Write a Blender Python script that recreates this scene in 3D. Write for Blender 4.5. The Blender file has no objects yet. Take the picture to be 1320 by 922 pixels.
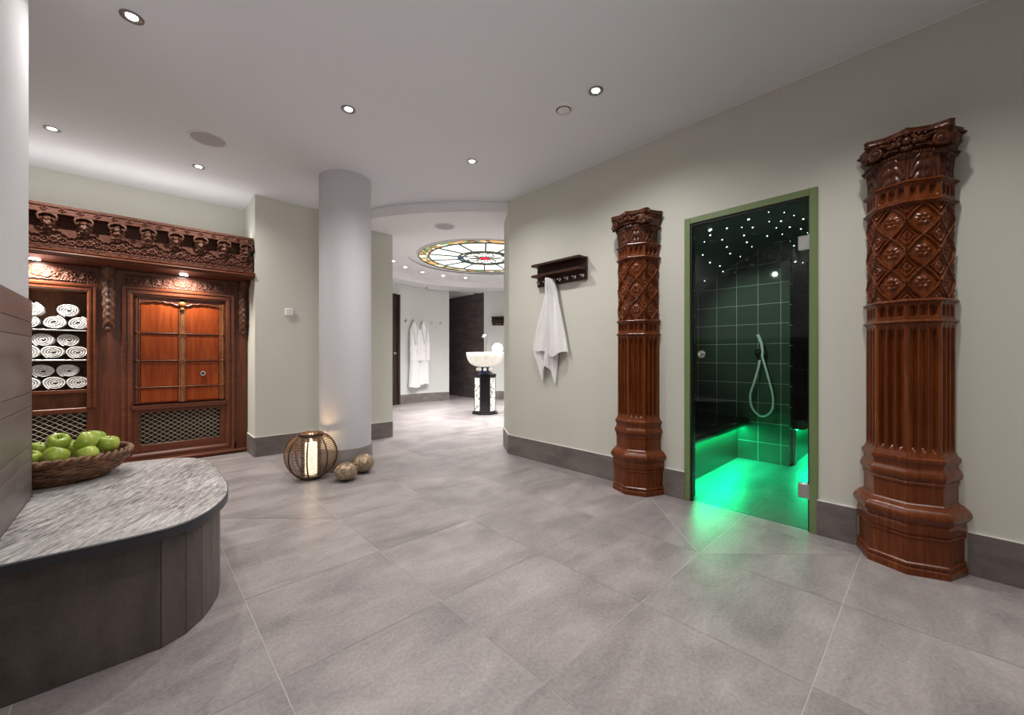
import bpy, bmesh, math, random
from math import sin, cos, pi, sqrt, atan2, radians, hypot
from mathutils import Vector, Matrix

random.seed(7)
SC = bpy.context.scene
COL = SC.collection
ORG = {}          # world origin of every thing and part, so parts can be written in world metres

# ------------------------------------------------------------------ materials
def lin(c):
    return tuple((v / 12.92 if v <= .04045 else ((v + .055) / 1.055) ** 2.4) for v in c)

def rgb(r, g, b):
    return lin((r / 255., g / 255., b / 255.)) + (1.,)

class Mat:
    def __init__(s, name):
        s.m = bpy.data.materials.new(name); s.m.use_nodes = True
        s.nt = s.m.node_tree; s.nt.nodes.clear()
        s.out = s.n('ShaderNodeOutputMaterial')
        s.b = s.n('ShaderNodeBsdfPrincipled')
        s.l(s.b.outputs[0], s.out.inputs[0])
    def n(s, t, **k):
        x = s.nt.nodes.new(t)
        for a, v in k.items(): setattr(x, a, v)
        return x
    def l(s, a, b): s.nt.links.new(a, b)
    def set(s, **k):
        for a, v in k.items():
            s.b.inputs[a.replace('_', ' ')].default_value = v
        return s
    def coord(s, scale=(1, 1, 1), rot=(0, 0, 0)):
        tc = s.n('ShaderNodeTexCoord'); mp = s.n('ShaderNodeMapping')
        mp.inputs['Scale'].default_value = scale; mp.inputs['Rotation'].default_value = rot
        s.l(tc.outputs['Object'], mp.inputs['Vector']); return mp.outputs[0]
    def noise(s, scale=5, detail=4, rough=.6, vec=None, dist=0.):
        x = s.n('ShaderNodeTexNoise')
        x.inputs['Scale'].default_value = scale; x.inputs['Detail'].default_value = detail
        x.inputs['Roughness'].default_value = rough; x.inputs['Distortion'].default_value = dist
        s.l(vec if vec is not None else s.coord(), x.inputs['Vector']); return x.outputs['Fac']
    def ramp(s, fac, stops):
        r = s.n('ShaderNodeValToRGB'); e = r.color_ramp.elements
        while len(e) < len(stops): e.new(.5)
        for k, (p, c) in enumerate(stops):
            e[k].position = p; e[k].color = c if len(c) == 4 else tuple(c) + (1,)
        s.l(fac, r.inputs[0]); return r.outputs[0]
    def mix(s, fac, a, b, mode='MIX'):
        x = s.n('ShaderNodeMix', data_type='RGBA', blend_type=mode)
        for sock, v in ((x.inputs[0], fac), (x.inputs[6], a), (x.inputs[7], b)):
            if hasattr(v, 'is_linked'): s.l(v, sock)
            else: sock.default_value = v
        return x.outputs[2]
    def math(s, op, a, b=0.):
        x = s.n('ShaderNodeMath', operation=op)
        for k, v in ((0, a), (1, b)):
            if hasattr(v, 'is_linked'): s.l(v, x.inputs[k])
            else: x.inputs[k].default_value = v
        return x.outputs[0]
    def color(s, c): s.l(c, s.b.inputs['Base Color']); return s
    def rough(s, r): s.l(r, s.b.inputs['Roughness']); return s
    def bump(s, h, strength=.3, dist=.005):
        x = s.n('ShaderNodeBump'); x.inputs['Strength'].default_value = strength; x.inputs['Distance'].default_value = dist
        s.l(h, x.inputs['Height']); s.l(x.outputs[0], s.b.inputs['Normal']); return s

M = {}
def plain(name, col, rough=.5, metal=0., **k):
    m = Mat(name); m.set(Base_Color=col, Roughness=rough, Metallic=metal, **k); M[name] = m.m; return m

def plaster(name, col, rough=.75):
    m = Mat(name); n = m.noise(60, 3); big = m.noise(1.3, 2)
    c2 = tuple(v * .94 for v in col[:3]) + (1,)
    m.color(m.mix(big, c2, col)); m.set(Roughness=rough); m.bump(n, .08, .002); M[name] = m.m

plaster('plaster_beige', (.655, .655, .585, 1))
plaster('plaster_white', (.79, .785, .81, 1))
plaster('plaster_ceiling', (.81, .825, .865, 1))
plaster('plaster_rotunda', (.66, .675, .66, 1))
plaster('plaster_soffit', (.88, .87, .885, 1))
plaster('plaster_column', (.60, .60, .625, 1))

def stone(name, dark, light, rough=(.32, .5), streak=(1.2, 7, 1), tile_attr=True, bump=.12, rot=(0, 0, 0), w=(.62, .22, .2)):
    m = Mat(name)
    vec = m.coord(streak, rot)
    if tile_attr:
        at = m.n('ShaderNodeAttribute', attribute_name='tile')
        off = m.n('ShaderNodeVectorMath', operation='ADD')
        sc = m.n('ShaderNodeVectorMath', operation='SCALE'); sc.inputs['Scale'].default_value = 37.
        m.l(at.outputs['Color'], sc.inputs[0]); m.l(vec, off.inputs[0]); m.l(sc.outputs[0], off.inputs[1]); vec = off.outputs[0]
    s1 = m.noise(1.6, 6, .62, vec, .6)
    cl = m.noise(2.6, 5, .6)
    fine = m.noise(70, 3, .7)
    f = m.math('ADD', m.math('MULTIPLY', s1, w[0]), m.math('ADD', m.math('MULTIPLY', cl, w[1]), m.math('MULTIPLY', fine, w[2])))
    c = m.ramp(f, [(.39, dark), (.64, light)])
    if tile_attr:
        sep = m.n('ShaderNodeSeparateColor'); m.l(at.outputs['Color'], sep.inputs[0])
        g = m.math('ADD', m.math('MULTIPLY', sep.outputs[0], .16), .92)
        cb = m.n('ShaderNodeCombineColor')
        for k in range(3): m.l(g, cb.inputs[k])
        c = m.mix(1., c, cb.outputs[0], 'MULTIPLY')
    m.color(c)
    m.rough(m.math('ADD', m.math('MULTIPLY', s1, rough[1] - rough[0]), rough[0]))
    m.bump(fine, bump, .002); M[name] = m.m
    return m
stone('floor_stone', (.196, .174, .175, 1), (.408, .367, .364, 1), (.30, .46), (1.3, 3.4, 1), w=(.40, .30, .30))
stone('base_stone', (.13, .112, .105, 1), (.23, .20, .19, 1), (.4, .55), (2, 2, 6))
stone('bench_stone', (.068, .055, .051, 1), (.145, .122, .115, 1), (.45, .6), (5, 5, 1.4), True, .25)
stone('wain_stone', (.12, .098, .092, 1), (.215, .18, .17, 1), (.34, .46), (3, .8, 5))
stone('corridor_stone', (.055, .042, .04, 1), (.15, .12, .115, 1), (.5, .65), (1, 1.5, 7))
stone('column_stone', (.13, .112, .105, 1), (.23, .20, .19, 1), (.4, .55), (2, 2, 6), False)

m = Mat('slab_stone')      # grey gneiss with fine dark streaks
v = m.coord((1, 1, 1), (0, 0, radians(-62)))
mp = m.n('ShaderNodeMapping'); mp.inputs['Scale'].default_value = (5.5, 44, 14); m.l(v, mp.inputs['Vector'])
s1 = m.noise(1.5, 7, .68, mp.outputs[0], 1.3); s2 = m.noise(5, 6, .7, mp.outputs[0], .5); s3 = m.noise(2.2, 4, .6)
f = m.math('ADD', m.math('MULTIPLY', s1, .5), m.math('ADD', m.math('MULTIPLY', s2, .32), m.math('MULTIPLY', s3, .18)))
m.color(m.ramp(f, [(.40, (.04, .04, .04)), (.455, (.22, .21, .208)), (.52, (.43, .415, .405)), (.63, (.80, .78, .765))]))
m.set(Roughness=.42); m.bump(f, .35, .004); M['slab_stone'] = m.m
plain('slab_edge', (.035, .036, .044, 1), .35)
plain('grout', (.55, .515, .50, 1), .7)
plain('dark_grout', (.03, .026, .025, 1), .7)
plain('caulk', (.82, .80, .78, 1), .6)

def wood(name, dark, mid, light, rough=.33, scale=(26, 26, 1.6), bump=.12, spec=.3):
    m = Mat(name); v = m.coord(scale)
    g = m.noise(1., 6, .62, v, 1.1); f2 = m.noise(3.2, 4, .6, v); big = m.noise(2.3, 3)
    f = m.math('ADD', m.math('MULTIPLY', g, .6), m.math('ADD', m.math('MULTIPLY', f2, .2), m.math('MULTIPLY', big, .2)))
    m.color(m.ramp(f, [(.27, dark), (.5, mid), (.74, light)])); m.set(Roughness=rough); m.bump(f2, bump, .002)
    m.b.inputs['Specular IOR Level'].default_value = spec
    M[name] = m.m
wood('pillar_wood', (.055, .010, .002, 1), (.14, .032, .007, 1), (.26, .075, .021, 1), .25, (30, 30, 2.2))
wood('capital_wood', (.026, .008, .004, 1), (.070, .020, .009, 1), (.135, .042, .017, 1), .27, (30, 30, 6))
wood('cabinet_wood', (.045, .013, .006, 1), (.115, .032, .014, 1), (.20, .058, .022, 1), .36, (24, 24, 1.8))
wood('cabinet_rail_wood', (.045, .013, .006, 1), (.115, .032, .014, 1), (.19, .055, .022, 1), .34, (1.8, 24, 24))
wood('panel_wood', (.13, .019, .003, 1), (.27, .046, .007, 1), (.42, .098, .020, 1), .45, (17, 17, 1.5), .12, .2)
wood('old_wood', (.05, .016, .008, 1), (.16, .055, .022, 1), (.27, .11, .045, 1), .5, (14, 14, 1.6), .3)
wood('carved_wood', (.040, .014, .009, 1), (.115, .042, .026, 1), (.20, .080, .052, 1), .5, (22, 22, 22), .3)
wood('bracket_wood', (.03, .010, .006, 1), (.09, .034, .019, 1), (.19, .085, .050, 1), .48, (30, 30, 30), .4)
wood('bead_wood', (.10, .03, .010, 1), (.28, .10, .034, 1), (.45, .19, .075, 1), .35, (20, 20, 8))
wood('rail_wood', (.022, .009, .006, 1), (.045, .018, .012, 1), (.085, .035, .022, 1), .38, (20, 2, 20))
wood('door_dark_wood', (.018, .010, .008, 1), (.035, .020, .016, 1), (.06, .036, .03, 1), .45, (20, 20, 2))
plain('void_dark', (.012, .009, .008, 1), .8)
plain('wire_brass', (.52, .43, .31, 1), .38, .75)
plain('chrome', (.78, .78, .80, 1), .14, 1.)
plain('steel_satin', (.60, .60, .58, 1), .34, 1.)
plain('trim_ring', (.30, .285, .28, 1), .3, .9)
plain('black_plastic', (.012, .012, .013, 1), .35)
plain('white_plastic', (.78, .78, .77, 1), .4)
plain('grey_mesh', (.46, .44, .45, 1), .7)
plain('green_paint', (.165, .235, .095, 1), .42)
plain('seal_black', (.008, .010, .009, 1), .5)

m = Mat('terry'); n = m.noise(420, 2, .7); n2 = m.noise(45, 3)
m.set(Base_Color=(.86, .85, .86, 1), Roughness=.95); m.b.inputs['Sheen Weight'].default_value = .3
m.bump(m.math('ADD', n, n2), .5, .004); M['terry'] = m.m
m = Mat('roll_terry'); n = m.noise(160, 3, .7)
m.set(Base_Color=(.87, .86, .85, 1), Roughness=.95); m.bump(n, .22, .003); M['roll_terry'] = m.m

m = Mat('apple_skin'); n = m.noise(14, 3); n2 = m.noise(300, 1)
m.color(m.mix(m.math('MULTIPLY', n2, .12), m.ramp(n, [(.35, (.24, .36, .03)), (.65, (.44, .53, .075))]), (.6, .7, .3, 1)))
m.set(Roughness=.24); m.b.inputs['Coat Weight'].default_value = .3; M['apple_skin'] = m.m
plain('apple_stem', (.07, .045, .02, 1), .7)

m = Mat('wicker'); n = m.noise(26, 4, .7); n2 = m.noise(150, 2)
m.color(m.ramp(n, [(.32, (.055, .022, .011)), (.52, (.17, .075, .036)), (.7, (.33, .17, .085))])); m.set(Roughness=.55)
m.bump(n2, .5, .003); M['wicker'] = m.m
m = Mat('rattan'); n = m.noise(30, 3)
m.color(m.ramp(n, [(.35, (.10, .052, .026)), (.65, (.27, .155, .085))])); m.set(Roughness=.45); M['rattan'] = m.m
plain('rattan_dark', (.055, .03, .018, 1), .45)

m = Mat('hammered_metal'); vo = m.n('ShaderNodeTexVoronoi', feature='DISTANCE_TO_EDGE'); vo.inputs['Scale'].default_value = 95
m.l(m.coord(), vo.inputs['Vector'])
hm = m.ramp(vo.outputs['Distance'], [(.02, (0, 0, 0)), (.16, (1, 1, 1))])
m.color(m.mix(hm, (.10, .06, .035, 1), (.66, .52, .38, 1))); m.set(Metallic=1., Roughness=.24); m.bump(hm, .7, .004); M['hammered_metal'] = m.m

def emit(name, col, s):
    m = Mat(name); m.set(Base_Color=col, Roughness=.6)
    m.b.inputs['Emission Color'].default_value = col; m.b.inputs['Emission Strength'].default_value = s; M[name] = m.m
emit('lens_glow', (1., .96, .90, 1), 45.)
emit('star_glow', (.95, 1., .97, 1), 7.)
emit('wax_glow', (1., .78, .52, 1), 2.6)
emit('flame', (1., .62, .25, 1), 40.)
emit('led_green', (.02, 1., .42, 1), 9.)
emit('cove_white', (1., .98, .95, 1), 1.)
emit('pane_white', (.97, 1., .95, 1), 1.35)
GL = [('pane_amber', (.75, .42, .14, 1), .7), ('pane_olive', (.30, .36, .10, 1), .5), ('pane_cream', (.9, .85, .65, 1), 1.0),
      ('pane_brown', (.22, .10, .05, 1), .4), ('pane_rose', (.85, .25, .20, 1), .8), ('pane_teal', (.12, .33, .26, 1), .55),
      ('pane_blue', (.05, .07, .30, 1), .6), ('pane_red', (.80, .01, .04, 1), 1.1), ('pane_pink', (.95, .55, .55, 1), 2.)]
for a in GL: emit(*a)
plain('lead', (.10, .12, .09, 1), .5, .3)

def clear_glass(name, tint, refl=1.0, ior=1.5):
    m = Mat(name); m.nt.nodes.remove(m.b)
    t = m.n('ShaderNodeBsdfTransparent'); t.inputs[0].default_value = tint
    g = m.n('ShaderNodeBsdfGlossy'); g.inputs['Roughness'].default_value = .0
    fr = m.n('ShaderNodeFresnel'); fr.inputs[0].default_value = ior
    mx = m.n('ShaderNodeMixShader'); m.l(m.math('MULTIPLY', fr.outputs[0], refl), mx.inputs[0])
    m.l(t.outputs[0], mx.inputs[1]); m.l(g.outputs[0], mx.inputs[2]); m.l(mx.outputs[0], m.out.inputs[0]); M[name] = m.m
clear_glass('door_glass', (.86, .95, .89, 1), .55)
clear_glass('lantern_glass', (.96, .97, .96, 1), .8)

def tile_mat(name, ax, tile, grout, pitch, off, gap, rough=.045):
    """square glazed tiles; ax = the two object axes that run along the wall"""
    m = Mat(name); tc = m.n('ShaderNodeTexCoord'); sp = m.n('ShaderNodeSeparateXYZ'); m.l(tc.outputs['Object'], sp.inputs[0])
    masks = []
    for a, o, p in zip(ax, off, pitch):
        fr = m.math('FRACT', m.math('DIVIDE', m.math('SUBTRACT', sp.outputs['XYZ'.index(a)], o - 40 * p), p))
        masks.append(m.math('LESS_THAN', fr, gap / p))
    k = m.math('MAXIMUM', masks[0], masks[1])
    n = m.noise(3, 3)
    m.color(m.mix(k, m.mix(n, tuple(v * .8 for v in tile[:3]) + (1,), tile), grout))
    m.rough(m.math('ADD', m.math('MULTIPLY', k, .5), rough)); m.bump(m.math('SUBTRACT', 1., k), .35, .002); M[name] = m.m
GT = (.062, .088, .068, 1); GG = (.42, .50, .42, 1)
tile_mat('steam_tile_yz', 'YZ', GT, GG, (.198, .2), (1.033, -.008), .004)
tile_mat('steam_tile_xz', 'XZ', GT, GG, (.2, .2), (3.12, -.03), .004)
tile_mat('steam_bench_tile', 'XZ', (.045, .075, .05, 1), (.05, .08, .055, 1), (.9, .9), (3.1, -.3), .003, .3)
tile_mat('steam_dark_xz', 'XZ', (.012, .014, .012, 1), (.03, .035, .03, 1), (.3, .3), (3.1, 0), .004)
plain('bench_top_black', (.012, .016, .013, 1), .1)
plain('vault_green', (.018, .040, .026, 1), .55)
plain('hose_white', (.80, .86, .83, 1), .3)
plain('black_marble', (.010, .010, .012, 1), .12)
m = Mat('onyx'); n = m.noise(9, 4, .6, None, 1.5)
m.color(m.ramp(n, [(.35, (.72, .68, .58)), (.6, (.93, .92, .87))])); m.set(Roughness=.25)
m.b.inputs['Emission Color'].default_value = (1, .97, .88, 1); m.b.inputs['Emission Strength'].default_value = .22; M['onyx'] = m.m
m = Mat('mosaic'); vo = m.n('ShaderNodeTexVoronoi'); vo.inputs['Scale'].default_value = 34; m.l(m.coord(), vo.inputs['Vector'])
sp = m.n('ShaderNodeSeparateColor'); m.l(vo.outputs['Color'], sp.inputs[0])
m.color(m.ramp(sp.outputs[0], [(.12, (.05, .06, .04)), (.2, (.55, .50, .38)), (.45, (.88, .87, .80))])); m.set(Roughness=.25)
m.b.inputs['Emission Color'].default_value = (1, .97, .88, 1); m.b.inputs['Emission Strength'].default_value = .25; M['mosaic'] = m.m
plain('navy', (.02, .03, .10, 1), .25)

# ------------------------------------------------------------------ mesh builder
class MB:
    def __init__(s): s.v = []; s.f = []; s.mi = []
    def add(s, vs, fs, mi=0):
        o = len(s.v); s.v += [tuple(p) for p in vs]
        for f in fs: s.f.append([o + k for k in f]); s.mi.append(mi)
        return s
    def box(s, a, b, mi=0):
        (x0, y0, z0), (x1, y1, z1) = a, b
        x0, x1 = min(x0, x1), max(x0, x1); y0, y1 = min(y0, y1), max(y0, y1); z0, z1 = min(z0, z1), max(z0, z1)
        return s.add([(x0, y0, z0), (x1, y0, z0), (x1, y1, z0), (x0, y1, z0), (x0, y0, z1), (x1, y0, z1), (x1, y1, z1), (x0, y1, z1)],
                     [(0, 3, 2, 1), (4, 5, 6, 7), (0, 1, 5, 4), (1, 2, 6, 5), (2, 3, 7, 6), (3, 0, 4, 7)], mi)
    def bbox(s, a, b, r=.004, mi=0):       # box with chamfered edges
        (x0, y0, z0), (x1, y1, z1) = a, b
        c = [(a[k] + b[k]) / 2 for k in range(3)]; h = [abs(b[k] - a[k]) / 2 for k in range(3)]
        r = min([r] + [q * .9 for q in h])
        pts = {}; vs = []
        for sx in (-1, 1):
            for sy in (-1, 1):
                for sz in (-1, 1):
                    sg = (sx, sy, sz)
                    for ax in range(3):
                        pts[(sg, ax)] = len(vs)
                        vs.append(tuple(c[k] + sg[k] * (h[k] - (0 if k == ax else r)) for k in range(3)))
        fs = []
        for ax in range(3):
            o = [k for k in range(3) if k != ax]
            for sg in (-1, 1):
                q = []
                for p, w in ((-1, -1), (1, -1), (1, 1), (-1, 1)):
                    t = [0, 0, 0]; t[ax] = sg; t[o[0]] = p; t[o[1]] = w; q.append(pts[(tuple(t), ax)])
                fs.append(q)
        for ax in range(3):
            o = [k for k in range(3) if k != ax]
            for p in (-1, 1):
                for w in (-1, 1):
                    t0 = [0, 0, 0]; t1 = [0, 0, 0]
                    t0[ax] = -1; t1[ax] = 1
                    for t in (t0, t1): t[o[0]] = p; t[o[1]] = w
                    t0 = tuple(t0); t1 = tuple(t1)
                    fs.append([pts[(t0, o[0])], pts[(t1, o[0])], pts[(t1, o[1])], pts[(t0, o[1])]])
        for sg in {k[0] for k in pts}: fs.append([pts[(sg, 0)], pts[(sg, 1)], pts[(sg, 2)]])
        return s.add(vs, fs, mi)
    def prism(s, poly, z0, z1, mi=0, mtop=None):
        n = len(poly); vs = [(x, y, z0) for x, y in poly] + [(x, y, z1) for x, y in poly]
        s.add(vs, [list(range(n))[::-1]] + [(k, (k + 1) % n, n + (k + 1) % n, n + k) for k in range(n)], mi)
        return s.add(vs[n:], [list(range(n))], mi if mtop is None else mtop)
    def grid(s, nu, nv, fn, mi=0, cu=False, cv=False):
        vs = [fn(i, j) for j in range(nv + (0 if cv else 1)) for i in range(nu + (0 if cu else 1))]
        w = nu if cu else nu + 1; hh = nv if cv else nv + 1
        fs = [(j * w + i, j * w + (i + 1) % w, ((j + 1) % hh) * w + (i + 1) % w, ((j + 1) % hh) * w + i) for j in range(nv) for i in range(nu)]
        return s.add(vs, fs, mi)
    def tube(s, path, r, n=8, closed=False, mi=0, caps=True, flat=1.):
        P = [Vector(p) for p in path]; N = len(P)
        if N < 2: return s
        rr = r if hasattr(r, '__len__') else [r] * N
        t0 = None; u = None; rings = []
        for k in range(N):
            if closed: t = P[(k + 1) % N] - P[k - 1]
            else: t = P[min(k + 1, N - 1)] - P[max(k - 1, 0)]
            t = t.normalized() if t.length > 1e-9 else Vector((0, 0, 1))
            if u is None:
                u = t.cross(Vector((0, 0, 1)))
                if u.length < 1e-3: u = t.cross(Vector((1, 0, 0)))
            u = (u - t * u.dot(t)); u = u.normalized() if u.length > 1e-9 else t.orthogonal().normalized()
            w = t.cross(u)
            rings.append([tuple(P[k] + (u * cos(2 * pi * q / n) + w * sin(2 * pi * q / n) * flat) * rr[k]) for q in range(n)])
        vs = [p for g in rings for p in g]
        fs = []
        for k in range(N if closed else N - 1):
            a = k * n; b = ((k + 1) % N) * n
            for q in range(n): fs.append((a + q, a + (q + 1) % n, b + (q + 1) % n, b + q))
        if caps and not closed: fs += [list(range(n))[::-1], [(N - 1) * n + q for q in range(n)]]
        return s.add(vs, fs, mi)
    def lathe(s, prof, n=32, c=(0, 0, 0), mi=0, mod=None, sx=1., sy=1.):
        def fn(i, j):
            r, z = prof[j]; a = 2 * pi * i / n
            if mod: r *= mod(a, j / (len(prof) - 1.))
            return (c[0] + r * cos(a) * sx, c[1] + r * sin(a) * sy, c[2] + z)
        return s.grid(n, len(prof) - 1, fn, mi, cu=True)
    def ball(s, c, r, n=12, mi=0, sc=(1, 1, 1)):
        def fn(i, j):
            a = 2 * pi * i / n; b = -pi / 2 + pi * j / (n // 2 + 1)
            return (c[0] + r * sc[0] * cos(b) * cos(a), c[1] + r * sc[1] * cos(b) * sin(a), c[2] + r * sc[2] * sin(b))
        return s.grid(n, n // 2 + 1, fn, mi, cu=True)
    def cyl(s, a, b, r, n=20, mi=0): return s.tube([a, b], r, n, mi=mi)
    def build(s, name, mat, parent=None, smooth=40, local=False):
        me = bpy.data.meshes.new(name)
        o = Vector((0, 0, 0))
        if parent is not None: o = ORG[parent.name]
        sh = Vector((0, 0, 0)) if local else o
        bm = bmesh.new()
        vv = [bm.verts.new(Vector(p) - sh) for p in s.v]
        for f, mi in zip(s.f, s.mi):
            try: fc = bm.faces.new([vv[k] for k in f]); fc.material_index = mi; fc.smooth = bool(smooth)
            except ValueError: pass
        bmesh.ops.remove_doubles(bm, verts=bm.verts, dist=1e-6)
        bmesh.ops.recalc_face_normals(bm, faces=bm.faces)
        if smooth:
            lim = radians(smooth)
            for e in bm.edges:
                if len(e.link_faces) != 2 or e.calc_face_angle(0) > lim: e.smooth = False
        bm.to_mesh(me); bm.free()
        for x in (mat if isinstance(mat, (list, tuple)) else [mat]): me.materials.append(M[x])
        ob = bpy.data.objects.new(name, me); COL.objects.link(ob)
        if parent is not None: ob.parent = parent
        ORG[ob.name] = Vector(o)
        return ob

def tag(o, label, cat, group=None):
    o['label'] = label; o['category'] = cat
    if group: o['group'] = group
    return o
def thing(name, label, cat, loc=(0, 0, 0), rz=0., group=None):
    o = bpy.data.objects.new(name, None); COL.objects.link(o); o.location = loc; o.rotation_euler = (0, 0, rz)
    o.empty_display_size = .05
    ORG[o.name] = Vector(loc); return tag(o, label, cat, group)
def struct(o, label=None):
    o['kind'] = 'structure'
    if label: o['label'] = label
    return o
def dup(root, loc, rz=None, label=None, group=None, scale=None):
    r = root.copy(); COL.objects.link(r); r.location = loc; ORG[r.name] = Vector(loc)
    if rz is not None: r.rotation_euler = (0, 0, rz)
    if scale: r.scale = scale
    if label: r['label'] = label
    if group: r['group'] = group
    for ch in list(root.children):
        c = ch.copy(); COL.objects.link(c); c.parent = r; ORG[c.name] = Vector(loc)
        for g in list(ch.children):
            d = g.copy(); COL.objects.link(d); d.parent = c; ORG[d.name] = Vector(loc)
    return r
def tile_colors(ob, per=1):
    """one random value per loose piece of the mesh, read by the stone materials"""
    me = ob.data; at = me.color_attributes.new('tile', 'FLOAT_COLOR', 'CORNER')
    rnd = random.Random(3); par = list(range(len(me.vertices)))
    def find(a):
        while par[a] != a: par[a] = par[par[a]]; a = par[a]
        return a
    for e in me.edges:
        a, b = find(e.vertices[0]), find(e.vertices[1])
        if a != b: par[a] = b
    val = {}
    for p in me.polygons:
        k = find(p.vertices[0])
        if k not in val: val[k] = (rnd.random(), rnd.random(), rnd.random(), 1.)
        for li in p.loop_indices: at.data[li].color = val[k]
    return ob

# ------------------------------------------------------------------ main dimensions
XR = 2.97        # right wall
YP = 4.92        # face of the wall pier behind the column
YB = 5.56        # wall behind the carved cabinet
YC = 5.30        # front of the cabinet
HC = 2.78        # main ceiling
HS = 2.67        # lower ceiling ring of the round room
C1 = (4.72, 5.72); R1 = 2.45      # round room
C2 = (4.60, 5.60)                 # centre of the stained glass

# ------------------------------------------------------------------ floor
PX, PY, OX, OY = .6225, .602, .343, .272
mb = MB()
g = .0014
diag = {(4, 1): 1, (4, 0): 2, (1, 4): 3, }   # tiles cut along a diagonal for the floor falls
for i in range(-5, 14):
    for j in range(-4, 17):
        x0 = OX + (i - 1) * PX + g; x1 = x0 + PX - 2 * g; y0 = OY + j * PY + g; y1 = y0 + PY - 2 * g
        key = (i, j)
        if key == (4, 1):
            d = .0022
            mb.add([(x0, y0, 0), (x1, y0, 0), (x1, y1 - d, 0), (x0 + d, y0, 0)], [(1, 2, 3)])
            mb.add([(x0, y0 + d, 0), (x1 - d, y1, 0), (x0, y1, 0)], [(0, 1, 2)])
        elif key in ((4, 0), (1, 4)):
            d = .0022
            mb.add([(x0, y0, 0), (x1 - d, y0, 0), (x0, y1 - d, 0)], [(0, 1, 2)])
            mb.add([(x1, y0 + d, 0), (x1, y1, 0), (x0 + d, y1, 0)], [(0, 1, 2)])
        else:
            mb.add([(x0, y0, 0), (x1, y0, 0), (x1, y1, 0), (x0, y1, 0)], [(0, 1, 2, 3)])
fl = struct(mb.build('floor', 'floor_stone', smooth=0), 'grey stone tile floor with pale joints'); tile_colors(fl)
struct(MB().box((-3, -2.4, -.08), (8.5, 10.4, -.0012)).build('floor_grout', 'grout', smooth=0))

# ------------------------------------------------------------------ walls
def arc(c, r, a0, a1, n):
    return [(c[0] + r * cos(radians(a0 + (a1 - a0) * k / n)), c[1] + r * sin(radians(a0 + (a1 - a0) * k / n))) for k in range(n + 1)]
DY0, DY1, DH = .485, 1.272, 2.083       # doorway of the steam room
mb = MB()
mb.box((XR, -2.2, 0), (XR + .15, DY0, HC + .02)); mb.box((XR, DY0, DH), (XR + .15, DY1, HC + .02))
mb.prism([(XR, DY1), (XR + .15, DY1), (XR + .15, 3.0), (3.40, 3.45), (3.22, 3.56), (XR, 3.2)], 0, HC + .02)
struct(mb.build('wall_right', 'plaster_beige', smooth=30), 'pale grey plaster wall with the steam room door')
mb = MB().prism([(.905, YP), (2.46, YP), (2.46, 5.75), (.905, 5.75)], 0, HC + .02)
struct(mb.build('wall_pier', 'plaster_beige', smooth=0), 'pale grey plaster pier behind the round column')
struct(MB().box((-2.0, YB, 0), (.91, YB + .15, HC + .02)).build('wall_back', 'plaster_beige', smooth=0))
struct(MB().box((-2.1, -2.2, 0), (-1.95, YB + .15, HC + .02)).build('wall_far_left', 'plaster_beige', smooth=0))
struct(MB().box((-2.1, -2.35, 0), (XR + .15, -2.2, HC + .02)).build('wall_behind', 'plaster_beige', smooth=0))
WE = 2.77
struct(MB().box((-.50, -2.2, 0), (-.352, WE - .008, HC + .02)).build('wall_left', 'plaster_column', smooth=0), 'white wall end at the left picture edge')
mb = MB()
zs = [0.0, .20, .445, .62, .68, .85, .91, 1.155, 1.22, 1.318]
for a, b in zip(zs, zs[1:]):
    ys = [-2.2, -1.0, .2, 1.4, WE] if (zs.index(a) % 2) else [-2.2, -1.6, -.4, .8, 2.0, WE]
    for c, d in zip(ys, ys[1:]): mb.box((-.36, c + .001, a + .0015), (-.343, d - .001, b - .0015))
    mb.box((-.505, WE - .0085, a + .0015), (-.343, WE, b - .0015))
wn = struct(mb.build('wall_left_tiles', 'wain_stone', smooth=0), 'dark stone tile wainscot on the left wall'); tile_colors(wn)
struct(MB().box((-.357, -2.2, 0), (-.3445, WE - .001, 1.316)).build('wall_left_joints', 'dark_grout', smooth=0))

def arcwall(name, a0, a1, z0=0, z1=HS + .2, th=.14, n=40, mat='plaster_rotunda', r=R1, label=None):
    return struct(MB().prism(arc(C1, r, a0, a1, n) + arc(C1, r + th, a1, a0, n), z0, z1).build(name, mat, smooth=30), label)
arcwall('wall_round', 102.4, 71.7, label='curved pale wall with the bathrobe hooks')
arcwall('wall_round_right', 51.6, -122, n=90, label='curved pale wall right of the dark passage')
arcwall('wall_round_left', 178, 125.5, n=30)
arcwall('wall_over_door', 125.5, 102.4, 2.42, HS + .2)
arcwall('wall_over_passage', 71.7, 51.6, HS - .03, HS + .2)
def onarc(a, r): return (C1[0] + r * cos(radians(a)), C1[1] + r * sin(radians(a)))
# passage with dark stone
mb = MB()
rows = 14; zz = [2.72 * k / rows for k in range(rows + 1)]
for k in range(rows):
    y = 7.66 - (k % 3) * .22
    while y < 9.7:
        mb.box((6.25, max(y, 7.66) + .001, zz[k] + .001), (6.35, min(y + .66, 9.7) - .001, zz[k + 1] - .001)); y += .66
w = struct(mb.build('wall_passage', 'corridor_stone', smooth=0), 'dark brown stone wall of the passage'); tile_colors(w)
struct(MB().box((6.262, 7.665, 0), (6.40, 9.75, 2.73)).build('wall_passage_joints', 'dark_grout', smooth=0))
struct(MB().box((4.6, 9.7, 0), (6.4, 9.85, 2.75)).build('wall_passage_end', 'plaster_rotunda', smooth=0))
p = onarc(71.7, R1 + .13)
struct(MB().prism([(p[0] - .02, p[1]), (p[0] - .16, p[1] + .04), (p[0] - .16, 9.7), (p[0] - .02, 9.7)], 0, 2.75).build('wall_passage_left', 'plaster_rotunda', smooth=0))
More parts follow.
